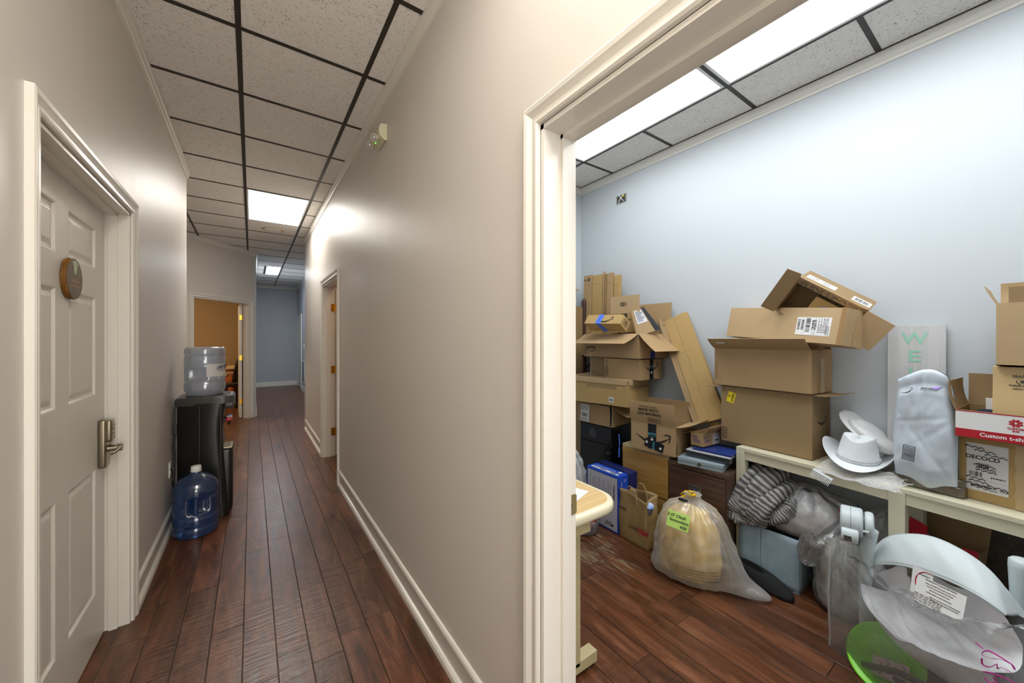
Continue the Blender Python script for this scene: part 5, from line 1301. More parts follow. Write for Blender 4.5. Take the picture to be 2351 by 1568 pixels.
# ---- white trash bag with yellow ties and note
t = thing('trash_bag', 'full white drawstring trash bag with green sticky note in the middle of the storage floor', 'bag', (2.20, 1.235, 0))
TP = [(.0, .02), (.004, .15), (.02, .200), (.06, .222), (.13, .228), (.21, .222), (.29, .200), (.36, .165), (.41, .125), (.435, .085), (.452, .055), (.47, .050), (.485, .062), (.48, .02)]
sack('bag_body', 'whitebag', (0, 0, 0), TP, .86, 1.0, ((-1.30, .02, .170, .30, .05), (-1.35, .09, .06, .5, .10), (2.3, .02, .05, .6, .04)), .010, 19, 3, 0, parent=t, namp=.012)
mb = MB(); mb.tube([(-.02, .03, .455), (-.04, .05, .475), (-.03, .02, .50), (-.01, .0, .475), (-.03, -.03, .505), (-.05, -.01, .515), (-.03, .01, .478), (-.05, .04, .462)], .006, 8, flat=.35)
mb.tube([(-.03, .0, .47), (-.05, -.02, .49), (-.035, -.045, .50), (-.02, -.02, .475)], .006, 8, flat=.35); mb.build('tie_string', pm('yellow_tie', 'e8b800', .35), t)
mb = MB(); mb.cyl((-.055, .052, .447), (-.055, -.002, .449), .008, n=12); mb.build('binder_clip', 'black', t)
# note
n_ = Vector((-.88, -.32, .34)).normalized(); r_ = Vector((.34, -.94, 0)).normalized(); u_ = n_.cross(r_).normalized()
if u_.z < 0: u_ = -u_
r_ = u_.cross(n_)
pN = Vector((-.200, -.030, .385))
XN = Matrix(((r_.x, u_.x, n_.x, pN.x), (r_.y, u_.y, n_.y, pN.y), (r_.z, u_.z, n_.z, pN.z), (0, 0, 0, 1))) @ Matrix.Rotation(-.10, 4, 'Z')
mb = MB(); mb.grid(lambda u, v: ((u - .5) * .118, (v - .5) * .088, .004 * math.cos((u - .5) * 3) + .0005), 8, 4, 0, XN)
for k in range(7): mb.box((-.056, -.036 + k * .011, .0048), (.056, -.0355 + k * .011, .0052), 1, XN)
o = mb.build('sticky_note', ['sticky', pm('note_rules', 'b2d860', .6)], t)
mb = MB(); mb.text("5 O' Clock", .022, XN @ TR(-.012, .022, .005), 0, .3, .0003); mb.text('Somewhere', .021, XN @ TR(.004, -.003, .005), 0, .3, .0003); mb.text('4/20', .020, XN @ TR(.030, -.029, .005), 0, .3, .0003)
mb.build('handwriting', 'ink', o)
# warning print on the bag
def on_bag(a, z, rr=.006):
    r = 0
    for (z0, r0), (z1, r1) in zip(TP, TP[1:]):
        if z0 <= z <= z1: r = r0 + (r1 - r0) * (z - z0) / max(1e-6, z1 - z0)
    return (r + rr) * math.cos(a) * .86, (r + rr) * math.sin(a)
mb = MB()
for k, tx in enumerate(('WARNING: TO AVOID DANGER OF SUFFOCATION', 'KEEP THIS PLASTIC BAG AWAY FROM BABIES AND', 'CHILDREN. DO NOT USE THIS BAG IN CRIBS, BEDS,', 'CARRIAGES, OR PLAYPENS. THIS BAG IS NOT A TOY')):
    q = MB(); q.text(tx, .0125, Matrix.Identity(4), 0, 0, 0, 'LEFT', 1.0, .0001); out = []
    for x, y, z in q.v:
        a = 3.02 + x / .215; zz = .125 - k * .0165 + y + .06 * x; X_, Y_ = on_bag(a, max(.03, zz), .011); out.append((X_, Y_, zz))
    mb.add(out, q.f, 0)
mb.build('warning_text', pm('grey_bag_print', '4a4c48', .5), t)
sack('folded_linens', 'pale_yellow', (2.19, 1.250, .012), [(.0, .02), (.002, .15), (.03, .185), (.12, .192), (.22, .178), (.30, .150), (.36, .110), (.39, .05), (.392, .0)], .80, .88, (), .030, 13, 8, 0, namp=.008, label='pale yellow linens showing through the white trash bag', cat='linens')

# ---- brown paper shopping bag
t = thing('paper_shopping_bag', 'brown paper shopping bag with twisted handles in front of the oak cabinet', 'bag', (2.165, 1.52, 0), (0, 0, -.07))
mb = MB(); w_, d_, h_ = .250, .12, .335
def bagw(u, v):
    # perimeter param u, height v
    per = [(0, w_), (0, 0), (d_, 0), (d_, w_)]; s4 = u * 4; i = int(s4) % 4; f = s4 - int(s4); a = per[i]; b = per[(i + 1) % 4]
    x = a[0] + (b[0] - a[0]) * f; y = a[1] + (b[1] - a[1]) * f; z = v * h_ * (1 + .05 * math.sin(u * 6.28 * 2 + 1) * v)
    q = noise.noise_vector(Vector((x * 11, y * 11, z * 9))) * .013 * (.2 + v); pinch = .022 * v * math.sin(PI * f) * (1 if i in (1, 3) else 0)
    return (x + q.x, y + q.y - (pinch if i == 3 else -pinch) + .02 * v * (1 - y / w_) , z)
mb.grid(bagw, 48, 16, closed_u=True); mb.box((.002, .002, 0), (d_ - .002, w_ - .002, .004)); solid(mb.build('bag_body', 'kraftbag', t), .0015)
for x in (.004, d_ - .008):
    mb = MB(); mb.tube([(x, .185, .28), (x - .004, .18, .35), (x - .01, .155, .392), (x - .01, .125, .392), (x - .004, .10, .35), (x, .095, .28)], .0028, 8); mb.build('handle', 'cb3', t)
X = Matrix(((0, 0, -1, -.0075), (-1, 0, 0, .125), (0, 1, 0, .17), (0, 0, 0, 1)))
text_on(t, X, [('WITH', .026, -.085, .045, .0004), ('LOVE', .030, .005, -.055, .0005)]); mb = MB(); mb.text('H&M', .052, X @ TR(.085, -.052, .001), 0, .35, .0010, sx=.8); mb.build('red_print', 'hm', t)
mb = MB(); mb.lathe([(.0, .0), (.022, .0), (.026, .06), (.028, .068), (.024, .064), (.0, .06)], 24); mb.build('paper_cup', pm('blue_print_cup', '6a8fd0', .5, col2='dfe6f4', nscale=20), loc=(2.225, 1.555, .235), rot=(.3, -.3, 0), label='small blue and white cup inside the paper shopping bag', cat='cup')

# ---- small pink bag and hazy bag beside the blue carton
t = thing('clear_bag', 'small clear bag of pink striped cloth on the floor under the desk edge', 'bag', (2.03, 1.955, 0))
sack('bag_film', 'clearbag', (0, 0, 0), [(.0, .02), (.005, .08), (.03, .098), (.09, .10), (.16, .08), (.20, .05), (.215, .02)], 1, 1, (), .012, 9, 5, parent=t, namp=.012)
mb = MB(); mb.grid(lambda u, v: ((.075 + .012 * math.sin(6 * u * PI + v * 5)) * math.cos(u * 2 * PI) * math.sin(.15 + v * 2.8), .075 * math.sin(u * 2 * PI) * math.sin(.15 + v * 2.8), .095 - .085 * math.cos(.15 + v * 2.8)), 40, 20, closed_u=True)
o = mb.build('striped_cloth', 'pinkstripe', loc=(2.03, 1.955, .008), label='pink and white striped cloth inside the small clear bag', cat='cloth')
mb = MB(); mb.grid(lambda u, v: (.02 * math.cos(u * 2 * PI) * math.sin(.1 + v * 2.9) * (1 + .5 * math.sin(u * 19)), .045 * math.sin(u * 2 * PI) * math.sin(.1 + v * 2.9) * (1 + .3 * math.sin(u * 25)), .018 * math.cos(.1 + v * 2.9) + .012 * math.sin(u * 12)), 16, 10, closed_u=True); mb.build('orange_cloth', pm('orange_cloth', 'e06a3c', .8), loc=(1.99, 1.87, .145), label='orange bit of cloth at the top of the small clear bag', cat='cloth')
t = thing('clear_bag', 'hazy clear plastic bag between the desk and the blue paper carton', 'bag', (2.12, 2.21, 0))
sack('bag_film', 'hazebag', (0, 0, 0), [(.0, .02), (.005, .12), (.05, .15), (.20, .165), (.36, .155), (.46, .12), (.53, .07), (.56, .03)], .75, .9, (), .016, 13, 11, parent=t, namp=.02)
sack('bag_filling', 'papers', (0, 0, .01), [(.0, .02), (.01, .10), (.05, .13), (.20, .14), (.36, .13), (.44, .09), (.49, .03)], .7, .85, (), .02, 9, 4, parent=t, namp=.02)

# ---- desk corner in the foreground of the doorway
t = thing('desk', 'oak-topped desk with cream rounded edge just inside the storage doorway', 'desk', (.90, 1.03, 0))
Wd, Dd = .410, .75
def rr_poly(x0, y0, x1, y1, r, k=10):
    out = []
    for cx, cy, a0, rad in ((x1 - r, y0 + r, -PI / 2, r), (x1 - .10, y1 - .10, 0, .10)):
        out += [(cx + rad * math.cos(a0 + j * PI / 2 / k), cy + rad * math.sin(a0 + j * PI / 2 / k)) for j in range(k + 1)]
    return out + [(x0, y1), (x0, y0)]
po = rr_poly(0, 0, Wd, Dd, .12)
def inset(poly, d):
    cx = sum(p[0] for p in poly) / len(poly); cy = sum(p[1] for p in poly) / len(poly)
    out = []
    n = len(poly)
    for i in range(n):
        p0, p, p1 = Vector(poly[i - 1]), Vector(poly[i]), Vector(poly[(i + 1) % n]); e0 = (p - p0); e1 = (p1 - p)
        e0 = e0.normalized() if e0.length > 1e-6 else e1.normalized(); e1 = e1.normalized() if e1.length > 1e-6 else e0
        nn = Vector((-e0.y, e0.x)) + Vector((-e1.y, e1.x)); nn.normalize(); out.append((p.x + nn.x * d, p.y + nn.y * d))
    return out
mb = MB(); loft(mb, [(inset(po, .012), .698), (inset(po, .003), .702), (po, .712), (po, .726), (inset(po, .004), .736), (inset(po, .014), .7395)]); mb.build('edge_band', pm('cream_edge_band', 'e2dabc', .35), t)
mb = MB(); mb.prism(inset(po, .026), .735, .7412); mb.build('desk_top', 'deskoak', t)
mb = MB(); mb.box((.0, .035, .640), (.235, .055, .698), bev=.002); mb.box((.215, .055, .640), (.235, .70, .698), bev=.002); mb.build('apron', 'tan', t)
mb = MB(); mb.box((.10, .09, .05), (.233, .135, .64), bev=.003); mb.build('leg', 'tan', t)
mb = MB(); mb.box((.0, .09, .022), (.335, .140, .070), bev=.004); mb.build('foot', 'tan', t)
mb = MB(); mb.cyl((.305, .115, .0), (.305, .115, .010), .016, n=20); mb.cyl((.305, .115, .01), (.305, .115, .024), .006, n=12); mb.build('leveling_foot', 'nickel', t)
mb = MB(); mb.box((-.11, -.12, 0), (.145, .13, .002)); mb.build('paper_sheet', 'paper', loc=(1.06, 1.235, .7420), rot=(0, 0, .35), label='blank white paper lying on the desk beneath the maroon book', cat='paper')
t = thing('book', 'maroon bound book with ribbon lying on the desk papers', 'book', (1.07, 1.300, .7445), (0, 0, .25))
mb = MB(); mb.box((-.10, -.07, 0), (.10, .07, .035), bev=.003); mb.build('book_cover', 'maroon', t)
mb = MB(); mb.tube([(.09, .03, .004), (.14, .025, .002), (.19, .0, .001)], [.006, .005, .003], 6, flat=.2); mb.build('ribbon', 'redb', t)

# ---- fabric bin, blanket, bags on it
t = thing('storage_bin', 'blue grey canvas storage bin under the left end of the console table', 'bin', (2.492, .787, 0), (0, 0, .003))
mb = MB(); D, W, Hh = .285, .310, .300
for lo, hi in (((0, 0, 0), (D, W, .006)), ((0, 0, 0), (.006, W, Hh)), ((D - .006, 0, 0), (D, W, Hh)), ((.006, 0, 0), (D - .006, .006, Hh)), ((.006, W - .006, 0), (D - .006, W, Hh))): warped_box(mb, lo, hi, .004, 8, seed=4)
o = mb.build('bin_body', 'bin', t)
mb = MB(); mb.box((-.0025, .187, .003), (.0, .1885, .292)); mb.box((.14, -.0025, .003), (.1415, 0, .292)); mb.build('seam', 'greyp', t)
# fleece blanket: several folded rolls in one cloth
def blanket():
    mb = MB()
    rolls = [([( -.04, .20, .02), (-.05, .17, .10), (-.02, .13, .20), (.04, .08, .26), (.10, .03, .25)], .055), ([(-.07, .13, -.01), (-.08, .11, .08), (-.05, .07, .18), (.01, .02, .255), (.08, -.03, .28)], .052),
             ([(-.08, .21, .0), (-.10, .185, .045), (-.08, .15, .09), (-.03, .12, .15)], .045), ([(-.09, .07, .0), (-.10, .04, .06), (-.07, .01, .13), (-.01, -.04, .19), (.06, -.08, .22)], .052),
             ([(-.07, .0, .04), (-.08, -.04, .06), (-.05, -.08, .10), (.0, -.10, .16)], .042), ([(.06, .12, .10), (.08, .06, .18), (.10, -.02, .20)], .09), ([(-.02, .08, .03), (.0, .0, .08), (.02, -.06, .10)], .085), ([(-.10, .215, -.01), (-.115, .17, -.015), (-.10, .12, -.01), (-.11, .05, .0)], .030)]
    for q, (pts, R) in enumerate(rolls):
        P_ = [Vector(p) for p in pts]
        def cr_(t_):
            n = len(P_) - 1; x = t_ * n; i = min(int(x), n - 1); f = x - i
            p0, p1, p2, p3 = P_[max(i - 1, 0)], P_[i], P_[i + 1], P_[min(i + 2, n)]
            return .5 * ((2 * p1) + (p2 - p0) * f + (2 * p0 - 5 * p1 + 4 * p2 - p3) * f * f + (3 * p1 - p0 - 3 * p2 + p3) * f ** 3)
        def fn(u, v):
            c = cr_(v); tg = (cr_(min(1, v + .02)) - cr_(max(0, v - .02))).normalized(); a = tg.cross(Vector((.3, 1, .2))).normalized(); b = tg.cross(a)
            an = u * 2 * PI; rr = R * (1 + .16 * math.sin(3 * an + q + v * 4) + .09 * math.sin(5 * an - v * 9)) * (min(1, 8 * v + .35) * min(1, 8 * (1 - v) + .35)) ** .5
            p = c + a * math.cos(an) * rr + b * math.sin(an) * rr; p += noise.noise_vector(p * 30) * .006
            return p[:]
        mb.grid(fn, 28, 26, closed_u=True)
        fo = len(mb.f) - 28 * 26
        for k in range(28 * 26):
            j, i = divmod(k, 28); L_ = .25 * q
            mb.uv[fo + k] = [((j) / 26 * 1.0 + L_, 0), ((j) / 26 * 1.0 + L_, .05), ((j + 1) / 26 * 1.0 + L_, .05), ((j + 1) / 26 * 1.0 + L_, 0)]
    return mb
blanket().build('fleece_blanket', 'blanket', loc=(2.575, .930, .335), label='grey and white striped fleece blanket heaped on the canvas bin', cat='blanket')
t = thing('clear_bag', 'clear bag of soft white stuffing resting on the canvas bin beside the blanket', 'bag', (2.60, .775, .300))
PR = [(.0, .02), (.004, .10), (.04, .135), (.10, .145), (.17, .125), (.24, .085), (.29, .04), (.30, .01)]
sack('bag_film', 'clearbag', (0, 0, 0), PR, .85, 1.25, ((-1.2, .20, .09, .5, .08), (1.9, .02, .06, .5, .05)), .014, 11, 21, parent=t, namp=.014)
sack('stuffing', 'plush', (0, 0, .004), [(z * .82, r * .9) for z, r in PR], .80, 1.22, ((-1.2, .12, .06, .6, .08), (1.9, .02, .05, .5, .05)), .008, 5, 22, parent=t, namp=.012)
# clear bag with red tie between bin and swing
t = thing('clear_bag', 'clear bag with red tie between the canvas bin and the bagged baby swing', 'bag', (2.560, .605, 0))
PR = [(.0, .02), (.005, .12), (.04, .145), (.12, .150), (.22, .140), (.30, .125), (.37, .10), (.42, .060), (.46, .025), (.50, .020)]
sack('bag_film', 'clearbag', (0, 0, 0), PR, .9, .95, ((2.4, .33, .07, .45, .06),), .014, 13, 31, parent=t, namp=.014)
sack('bag_filling', pm('white_and_lime_contents', 'd4d2ca', .8, col2='b9c88a', nscale=5, lo=.5, hi=.68), (0, 0, .004), [(z * .88, r * .88) for z, r in PR[:-2]] + [(.41, .0)], .88, .93, (), .006, 5, 32, parent=t, namp=.012)
mb = MB(); mb.tube([(-.01, .0, .47), (-.02, .0, .50), (-.015, .012, .535), (-.02, .02, .52), (-.01, .01, .48), (-.02, -.015, .515), (-.02, -.03, .545), (-.012, -.018, .50)], .008, 8, flat=.4); mb.build('red_tie', 'redb', t)
# crumpled film flap beside it
sack('clear_bag', 'clearbag', (2.46, .735, .20), [(.0, .01), (.02, .045), (.08, .055), (.14, .05), (.18, .02)], .8, 1, (), .02, 7, 41, namp=.02, label='crumpled empty clear bag hanging over the corner of the canvas bin', cat='bag')
# dark hazy bag behind the table leg
t = thing('clear_bag', 'dusty clear bag in shadow behind the middle table leg', 'bag', (2.69, .46, 0))
sack('bag_film', 'hazebag', (0, 0, 0), [(.0, .02), (.01, .12), (.10, .145), (.35, .15), (.47, .12), (.54, .05), (.55, .01)], .72, 1.0, (), .014, 9, 51, parent=t, namp=.015)
sack('bag_filling', pm('grey_stuffing', '8f8b86', .9), (0, 0, .01), [(.0, .02), (.01, .11), (.10, .13), (.35, .135), (.45, .10), (.50, .02)], .7, .95, (), .014, 9, 52, parent=t, namp=.015)
# shoe
t = thing('shoe', 'black slip-on fabric shoe lying on the floor by the canvas bin', 'shoe', (2.435, .955, 0), (0, 0, -1.80)); t.scale = (1.12, 1.12, 1.12)
# local x: toe direction; y width
def shoe_ring(f, z0, k=72):
    out = []
    for i in range(k):
        a = 2 * PI * i / k; ca, sa = math.cos(a), math.sin(a)
        ox, oy = (.158 if ca > 0 else .140) * ca, (.052 + .007 * ca + .006 * sa * ca) * sa
        ix, iy = -.050 + .072 * ca, .029 * sa
        x, y = ox + (ix - ox) * f, oy + (iy - oy) * f
        toe = max(0, ca) ** 2
        out.append((x, y, z0 + .046 * math.sin(min(1, f) * PI / 2) ** .75 * (1 - .12 * toe) + .010 * toe * math.sin(PI * f)))
    return out
def ringmesh(mb, rings, close_first=False):
    k = len(rings[0]); vs = [p for r in rings for p in r]
    mb.add(vs, [(i * k + j, i * k + (j + 1) % k, (i + 1) * k + (j + 1) % k, (i + 1) * k + j) for i in range(len(rings) - 1) for j in range(k)], 0, None, True)
    if close_first: mb.add(vs, [tuple(range(k))[::-1]], 0)
so = [(x, y) for x, y, z in shoe_ring(0, 0)]
mb = MB(); loft(mb, [([(x * .98, y * .97) for x, y in so], .0), ([(x * 1.02, y * 1.05) for x, y in so], .004), ([(x * 1.025, y * 1.06) for x, y in so], .020), (so, .026)]); mb.build('sole', 'sole', t)
rg = [shoe_ring(f, .022) for f in (0, .08, .2, .35, .5, .65, .8, .92, 1.0)]
rg += [[(-.050 + (x + .050) * s_, y * s_, z + dz) for x, y, z in rg[8]] for s_, dz in ((.93, -.002), (.86, -.012), (.80, -.035), (.5, -.038), (.05, -.038))]
mb = MB(); ringmesh(mb, rg); mb.build('upper', 'blackf', t)

# ---- hats, veil, wrapped packages, mailer
def cowboy():
    mb = MB()
    def brim(u, v):
        a = u * 2 * PI; r0x, r0y = .092, .082; R_ = .082 * v
        x = (r0x + R_ * 1.0) * math.cos(a); y = (r0y + R_ * 1.05) * math.sin(a)
        curl = .080 * v ** 2.0 * abs(math.sin(a)) ** 2.0 - .006 * v * abs(math.cos(a)) ** 2
        return (x, y * (1 - .14 * v ** 2 * abs(math.sin(a))), curl)
    mb.grid(brim, 64, 12, closed_u=True)
    def crown(u, v):
        a = u * 2 * PI; tp = 1 - .16 * v - .10 * v * v; x = .092 * math.cos(a) * tp; y = .082 * math.sin(a) * tp
        z = .118 * v ** .9 - .008 * v * math.cos(2 * a)
        return (x, y * (1 - .22 * v * max(0, -math.cos(a)) ** 2), z)
    mb.grid(crown, 64, 14, closed_u=True)
    def top(u, v):
        a = u * 2 * PI; x0, y0, z0 = crown(u, 1.0); f = 1 - v
        dent = (.010 * math.sin(v * PI / 2) - .026 * math.exp(-(y0 * f / .020) ** 2) * (.3 + .7 * min(1, abs(x0 * f) / .05))) * min(1, v * 4)
        return (x0 * f, y0 * f, z0 + dent)
    mb.grid(top, 64, 10, closed_u=True)
    return mb
t = thing('cowboy_hat', 'white felt cowboy hat with braided cord band at the front of the hats', 'hat', (2.605, .565, .797), (.06, -.12, .10))
subsurf(solid(cowboy().build('hat_body', 'felt', t), .003), 1)
mb = MB(); mb.tube([(.0945 * math.cos(a), .0845 * math.sin(a), .014 + .0015 * math.sin(a * 40)) for a in [k * 2 * PI / 90 for k in range(90)]], .0035, 6, closed=True); mb.tube([(.0940 * math.cos(a), .0840 * math.sin(a), .021 + .0015 * math.cos(a * 40)) for a in [k * 2 * PI / 90 for k in range(90)]], .003, 6, closed=True); mb.build('braided_band', pm('silver_braid', 'cfd0d2', .3), t)
t = thing('captain_hat', 'white satin captain style cap tipped on its side behind the cowboy hat', 'hat', (2.715, .545, .872), (.62, .10, .0))
mb = MB(); mb.lathe([(.078, -.052), (.082, -.05), (.082, -.005), (.085, .0), (.112, .022), (.128, .040), (.120, .052), (.06, .060), (.0, .062)], 48, mod=lambda a, z, r: r * (1 + .015 * math.sin(7 * a))); mb.build('cap_body', 'capw', t)
mb = MB(); mb.lathe([(.0835, -.045), (.0845, -.02), (.0835, -.004)], 48); mb.build('hat_band', 'felt', t)
t = thing('round_hat', 'flat white round hat with beaded edge topmost behind the cowboy hat', 'hat', (2.735, .550, .918), (.66, -.12, .0))
mb = MB(); mb.lathe([(.0, .030), (.06, .030), (.075, .022), (.080, .0), (.10, -.002), (.150, .004), (.152, .008), (.148, .010), (.10, .004), (.084, .006)], 56); mb.build('hat_body', 'capw', t)
mb = MB()
for k in range(7): mb.cyl((.12 * math.cos(1.3 + k * .06), .148 * math.sin(1.3 + k * .06), .006), (.12 * math.cos(1.3 + k * .06), .148 * math.sin(1.3 + k * .06), .018), .004, .002, 8)
mb.build('bead_trim', 'papers', t)
# veil with comb
t = thing('bridal_veil', 'white tulle veil with clear comb spilling over the table edge under the hats', 'veil', (2.50, .56, .745), (0, 0, -.13))
def vl(u, v):
    x = -.07 + .14 * v; y = -.20 + .33 * u; z = .014 + .008 * math.sin(u * 17 + v * 7) + .007 * math.sin(v * 15 - u * 5) + .012 * noise.noise(Vector((u * 7, v * 7, 2)))
    if x < -.022: z = z * .35 - (-.022 - x) * .55 + .004
    return (x, y + .015 * math.sin(v * 9), z)
mb = MB(); mb.grid(vl, 60, 26); mb.build('tulle', 'veil', t)
mb = MB(); mb.grid(lambda u, v: (vl(u, v)[0] * .8 + .01, vl(u, v)[1] * .9, max(.003, vl(u, v)[2] + .012)) if vl(u, v)[0] > -.02 else (vl(u, v)[0] - .004, vl(u, v)[1] * .92, vl(u, v)[2] - .003), 50, 20); mb.build('tulle_layer', 'veil', t)
mb = MB(); XC = Matrix.Translation((-.088, .095, -.028)) @ Matrix.Rotation(.35, 4, 'X') @ Matrix.Rotation(.5, 4, 'Y')
mb.box((-.004, -.045, .0), (.004, .045, .012), 0, XC, .002)
for k in range(14): mb.cyl((0, -.042 + k * .0064, .0), (0, -.042 + k * .0064, -.034), .0019, .001, 8, 0, XC)
mb.build('comb', pm('clear_comb_plastic', 'd8dcde', .15), t)
# wrapped packages
for k, (z, dz, lb) in enumerate(((.744, .042, 'lower brown package in clear wrap on the table beneath the white mailer'), (.789, .030, 'upper brown package in clear wrap directly beneath the white mailer'))):
    t = thing('wrapped_package', lb, 'package', (2.475 + .004 * k, .205, z), (0, 0, -.15), group='clear-wrapped packages')
    mb = MB(); warped_box(mb, (.012, .004, .002), (.215, .205 - .01 * k, dz - .004), .003, 5, seed=k); mb.build('contents', 'cb_d', t)
    mb = MB(); warped_box(mb, (.0, -.004, 0), (.225, .214 - .01 * k, dz), .006, 9, seed=9 + k); mb.build('wrap', 'wrapfilm', t)
# poly mailer: upright pillow, creased
t = thing('mailer_bag', 'pale poly mailer bag standing upright between the hats and the DECOCD carton', 'package', (2.500, .315, .790), (0, 0, -.16))
def ml(sgn):
    def fn(u, v):
        y = (u - .5); hw = .098 - .020 * v + .012 * math.sin(v * 3) ; yy = y * 2 * hw
        th = .050 * (1 - (2 * y) ** 4) ** .5 * min(1, (v + .02) * 6) ** .5 * max(0, (1 - v) * 5 if v > .8 else 1) ** .5 + .004
        z = v * (.450 + .050 * math.sin(u * 2.9 + .2) + .012 * math.sin(u * 4.5 + 1.2) * v) - .030 * math.exp(-((u - .42) / .2) ** 2) * (1 - v)
        cr = noise.noise(Vector((yy * 12, z * 7, sgn * 3))) * .7; cr2 = sum(max(0, 1 - abs(yy * math.cos(k * 1.3) + (z - .25) * math.sin(k * 1.3) - .05 * math.sin(k * 2.7)) / .014) for k in (0, 1, 2, 3, 5, 7)) * .24 + .35 * abs(noise.noise(Vector((yy * 26, z * 16, sgn * 5))))
        x = sgn * th + .012 * cr - .010 * cr2 * sgn
        if v > .88: x += -.03 * (v - .88) / .12
        return (x, yy + .006 * cr, z)
    return fn
mb = MB(); mb.grid(ml(-1), 40, 60); mb.grid(ml(1), 40, 60); o = mb.build('mailer_film', 'mailer', t)
X = Matrix(((0, 0, -1, -.072), (-1, 0, 0, .03), (0, 1, 0, .12), (0, 0, 0, 1))) @ Matrix.Rotation(-.08, 4, 'Z')
mb = MB(); barcode(mb, X @ Matrix.Rotation(PI / 2, 4, 'Z'), .055, .032, 0, 14)
for lo, hi in (((-.020, -.033), (.020, -.030)), ((-.020, .030), (.020, .033)), ((-.020, -.033), (-.0175, .033)), ((.0175, -.033), (.020, .033))): mb.box((lo[0], lo[1], .0003), (hi[0], hi[1], .0006), 0, X)
mb.build('barcode_print', 'ink', t)
smile(t, Matrix(((0, 0, -1, -.060), (-1, 0, 0, .040), (0, 1, 0, .400), (0, 0, 0, 1))) @ Matrix.Rotation(.5, 4, 'Z'), .045)
mb = MB(); X = Matrix(((0, .8, -.6, -.050), (-1, 0, 0, -.03), (0, .6, .8, .415), (0, 0, 0, 1))); lines(mb, X, .055, .03, 4, 0, 6); mb.add([(-.035, .016, .001), (.035, .02, .001), (.02, .0, .001)], [(0, 2, 1)], 1, X); mb.build('purple_label_print', ['ink', pm('purple_print', '8f6ad0', .5)], t)

# ---- red-lined open carton and dark wood panel under the table
t = thing('cardboard_box', 'open carton with red outer flaps lying in shadow under the table', 'box', (2.575, .185, .335), (.10, 0, -.15))
mb = MB()
for lo, hi in (((0, 0, 0), (.15, .215, .004)), ((0, 0, 0), (.004, .215, .15)), ((.146, 0, 0), (.15, .215, .265)), ((0, 0, 0), (.15, .004, .15)), ((0, .211, 0), (.15, .215, .17))): mb.box(lo, hi)
mb.build('box_body', 'cb_d', t)
mb = MB(); mb.prism([(-.001, .08), (.05, .08), (.065, .15), (.06, .20), (-.001, .215)], 0, .003, 0, Matrix(((0, 0, -1, -.001), (-1, 0, 0, .215), (0, 1, 0, 0), (0, 0, 0, 1)))); mb.prism([(.16, .08), (.217, .08), (.217, .17), (.175, .165), (.16, .13)], 0, .003, 0, Matrix(((0, 0, -1, -.001), (-1, 0, 0, .215), (0, 1, 0, 0), (0, 0, 0, 1)))); mb.box((-.002, -.001, 0), (-.0005, .216, .10)); mb.build('red_face', 'redb', t)
mb = MB(); mb.box((0, 0, 0), (.20, .26, .33), bev=.004); mb.build('cardboard_box', 'cb_d', loc=(2.57, .165, .0), rot=(0, 0, -.12), label='closed brown carton on the floor under the red-flapped carton', cat='box')
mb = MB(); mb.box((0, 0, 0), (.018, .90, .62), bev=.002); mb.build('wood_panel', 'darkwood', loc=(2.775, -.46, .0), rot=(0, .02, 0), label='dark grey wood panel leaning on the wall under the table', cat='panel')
# ================================================================== BAGGED BABY SWING
TH = math.atan2(-.8418, -.5398)
t = thing('baby_swing', 'pale grey baby swing with arched canopy packed in clear plastic at the lower right', 'baby swing', (2.2, .56, 0), (0, 0, TH))
XH = Matrix.Translation((.0, .085, .585)) @ Matrix.Rotation(.79, 4, 'Z')
def drum(mb, x0, x1, r, e=.010, X=XH, y=0, z=0, n=36):
    prof = [(0, 0), (r - e, 0), (r - e * .3, e * .3), (r, e), (r, x1 - x0 - e), (r - e * .3, x1 - x0 - e * .3), (r - e, x1 - x0), (0, x1 - x0)]
    mb.lathe(prof, n, 0, X @ Matrix.Translation((x0, y, z)) @ Matrix.Rotation(PI / 2, 4, 'Y'))
mb = MB(); drum(mb, -.040, .038, .064); hd = mb.build('motor_housing', 'swing', t)
mb = MB(); mb.cyl((-.004, 0, 0), (-.0025, 0, 0), .0646, n=36, X=XH); mb.cyl((.036, 0, 0), (.044, 0, 0), .050, n=30, X=XH); mb.build('housing_seam', 'greyp', hd)
mb = MB(); drum(mb, -.036, .024, .034, .006, XH, -.052, -.046, 30); kn = mb.build('control_knob', 'swing', t)
mb = MB(); mb.box((-.026, -.0868, -.062), (.0, -.084, -.040), 0, XH); mb.cyl((.0235, -.052, -.046), (.027, -.052, -.046), .031, n=30, X=XH); mb.build('knob_recess', 'greyp', kn)
mb = MB(); drum(mb, .042, .074, .057); mb.cyl((.036, -.060, -.012), (.056, -.060, -.012), .005, n=10, X=XH)
c0 = XH @ Vector((.056, 0, -.02)); mb.tube([c0, c0 + Vector((-.004, .0, -.07)), c0 + Vector((-.015, .005, -.16)), c0 + Vector((-.025, .01, -.28)), c0 + Vector((-.03, .02, -.52))], [.034, .026, .024, .023, .023], 16); mb.build('swing_arm', 'swing', t)
mb = MB(); mb.tube([(.36, .36, .10), (.365, .36, .30), (.372, .36, .50), (.376, .36, .590), (.376, .36, .615), (.376, .36, .622), (.376, .36, .624)], [.026, .026, .027, .034, .033, .026, .010], 18); mb.build('swing_arm', 'swing', t)
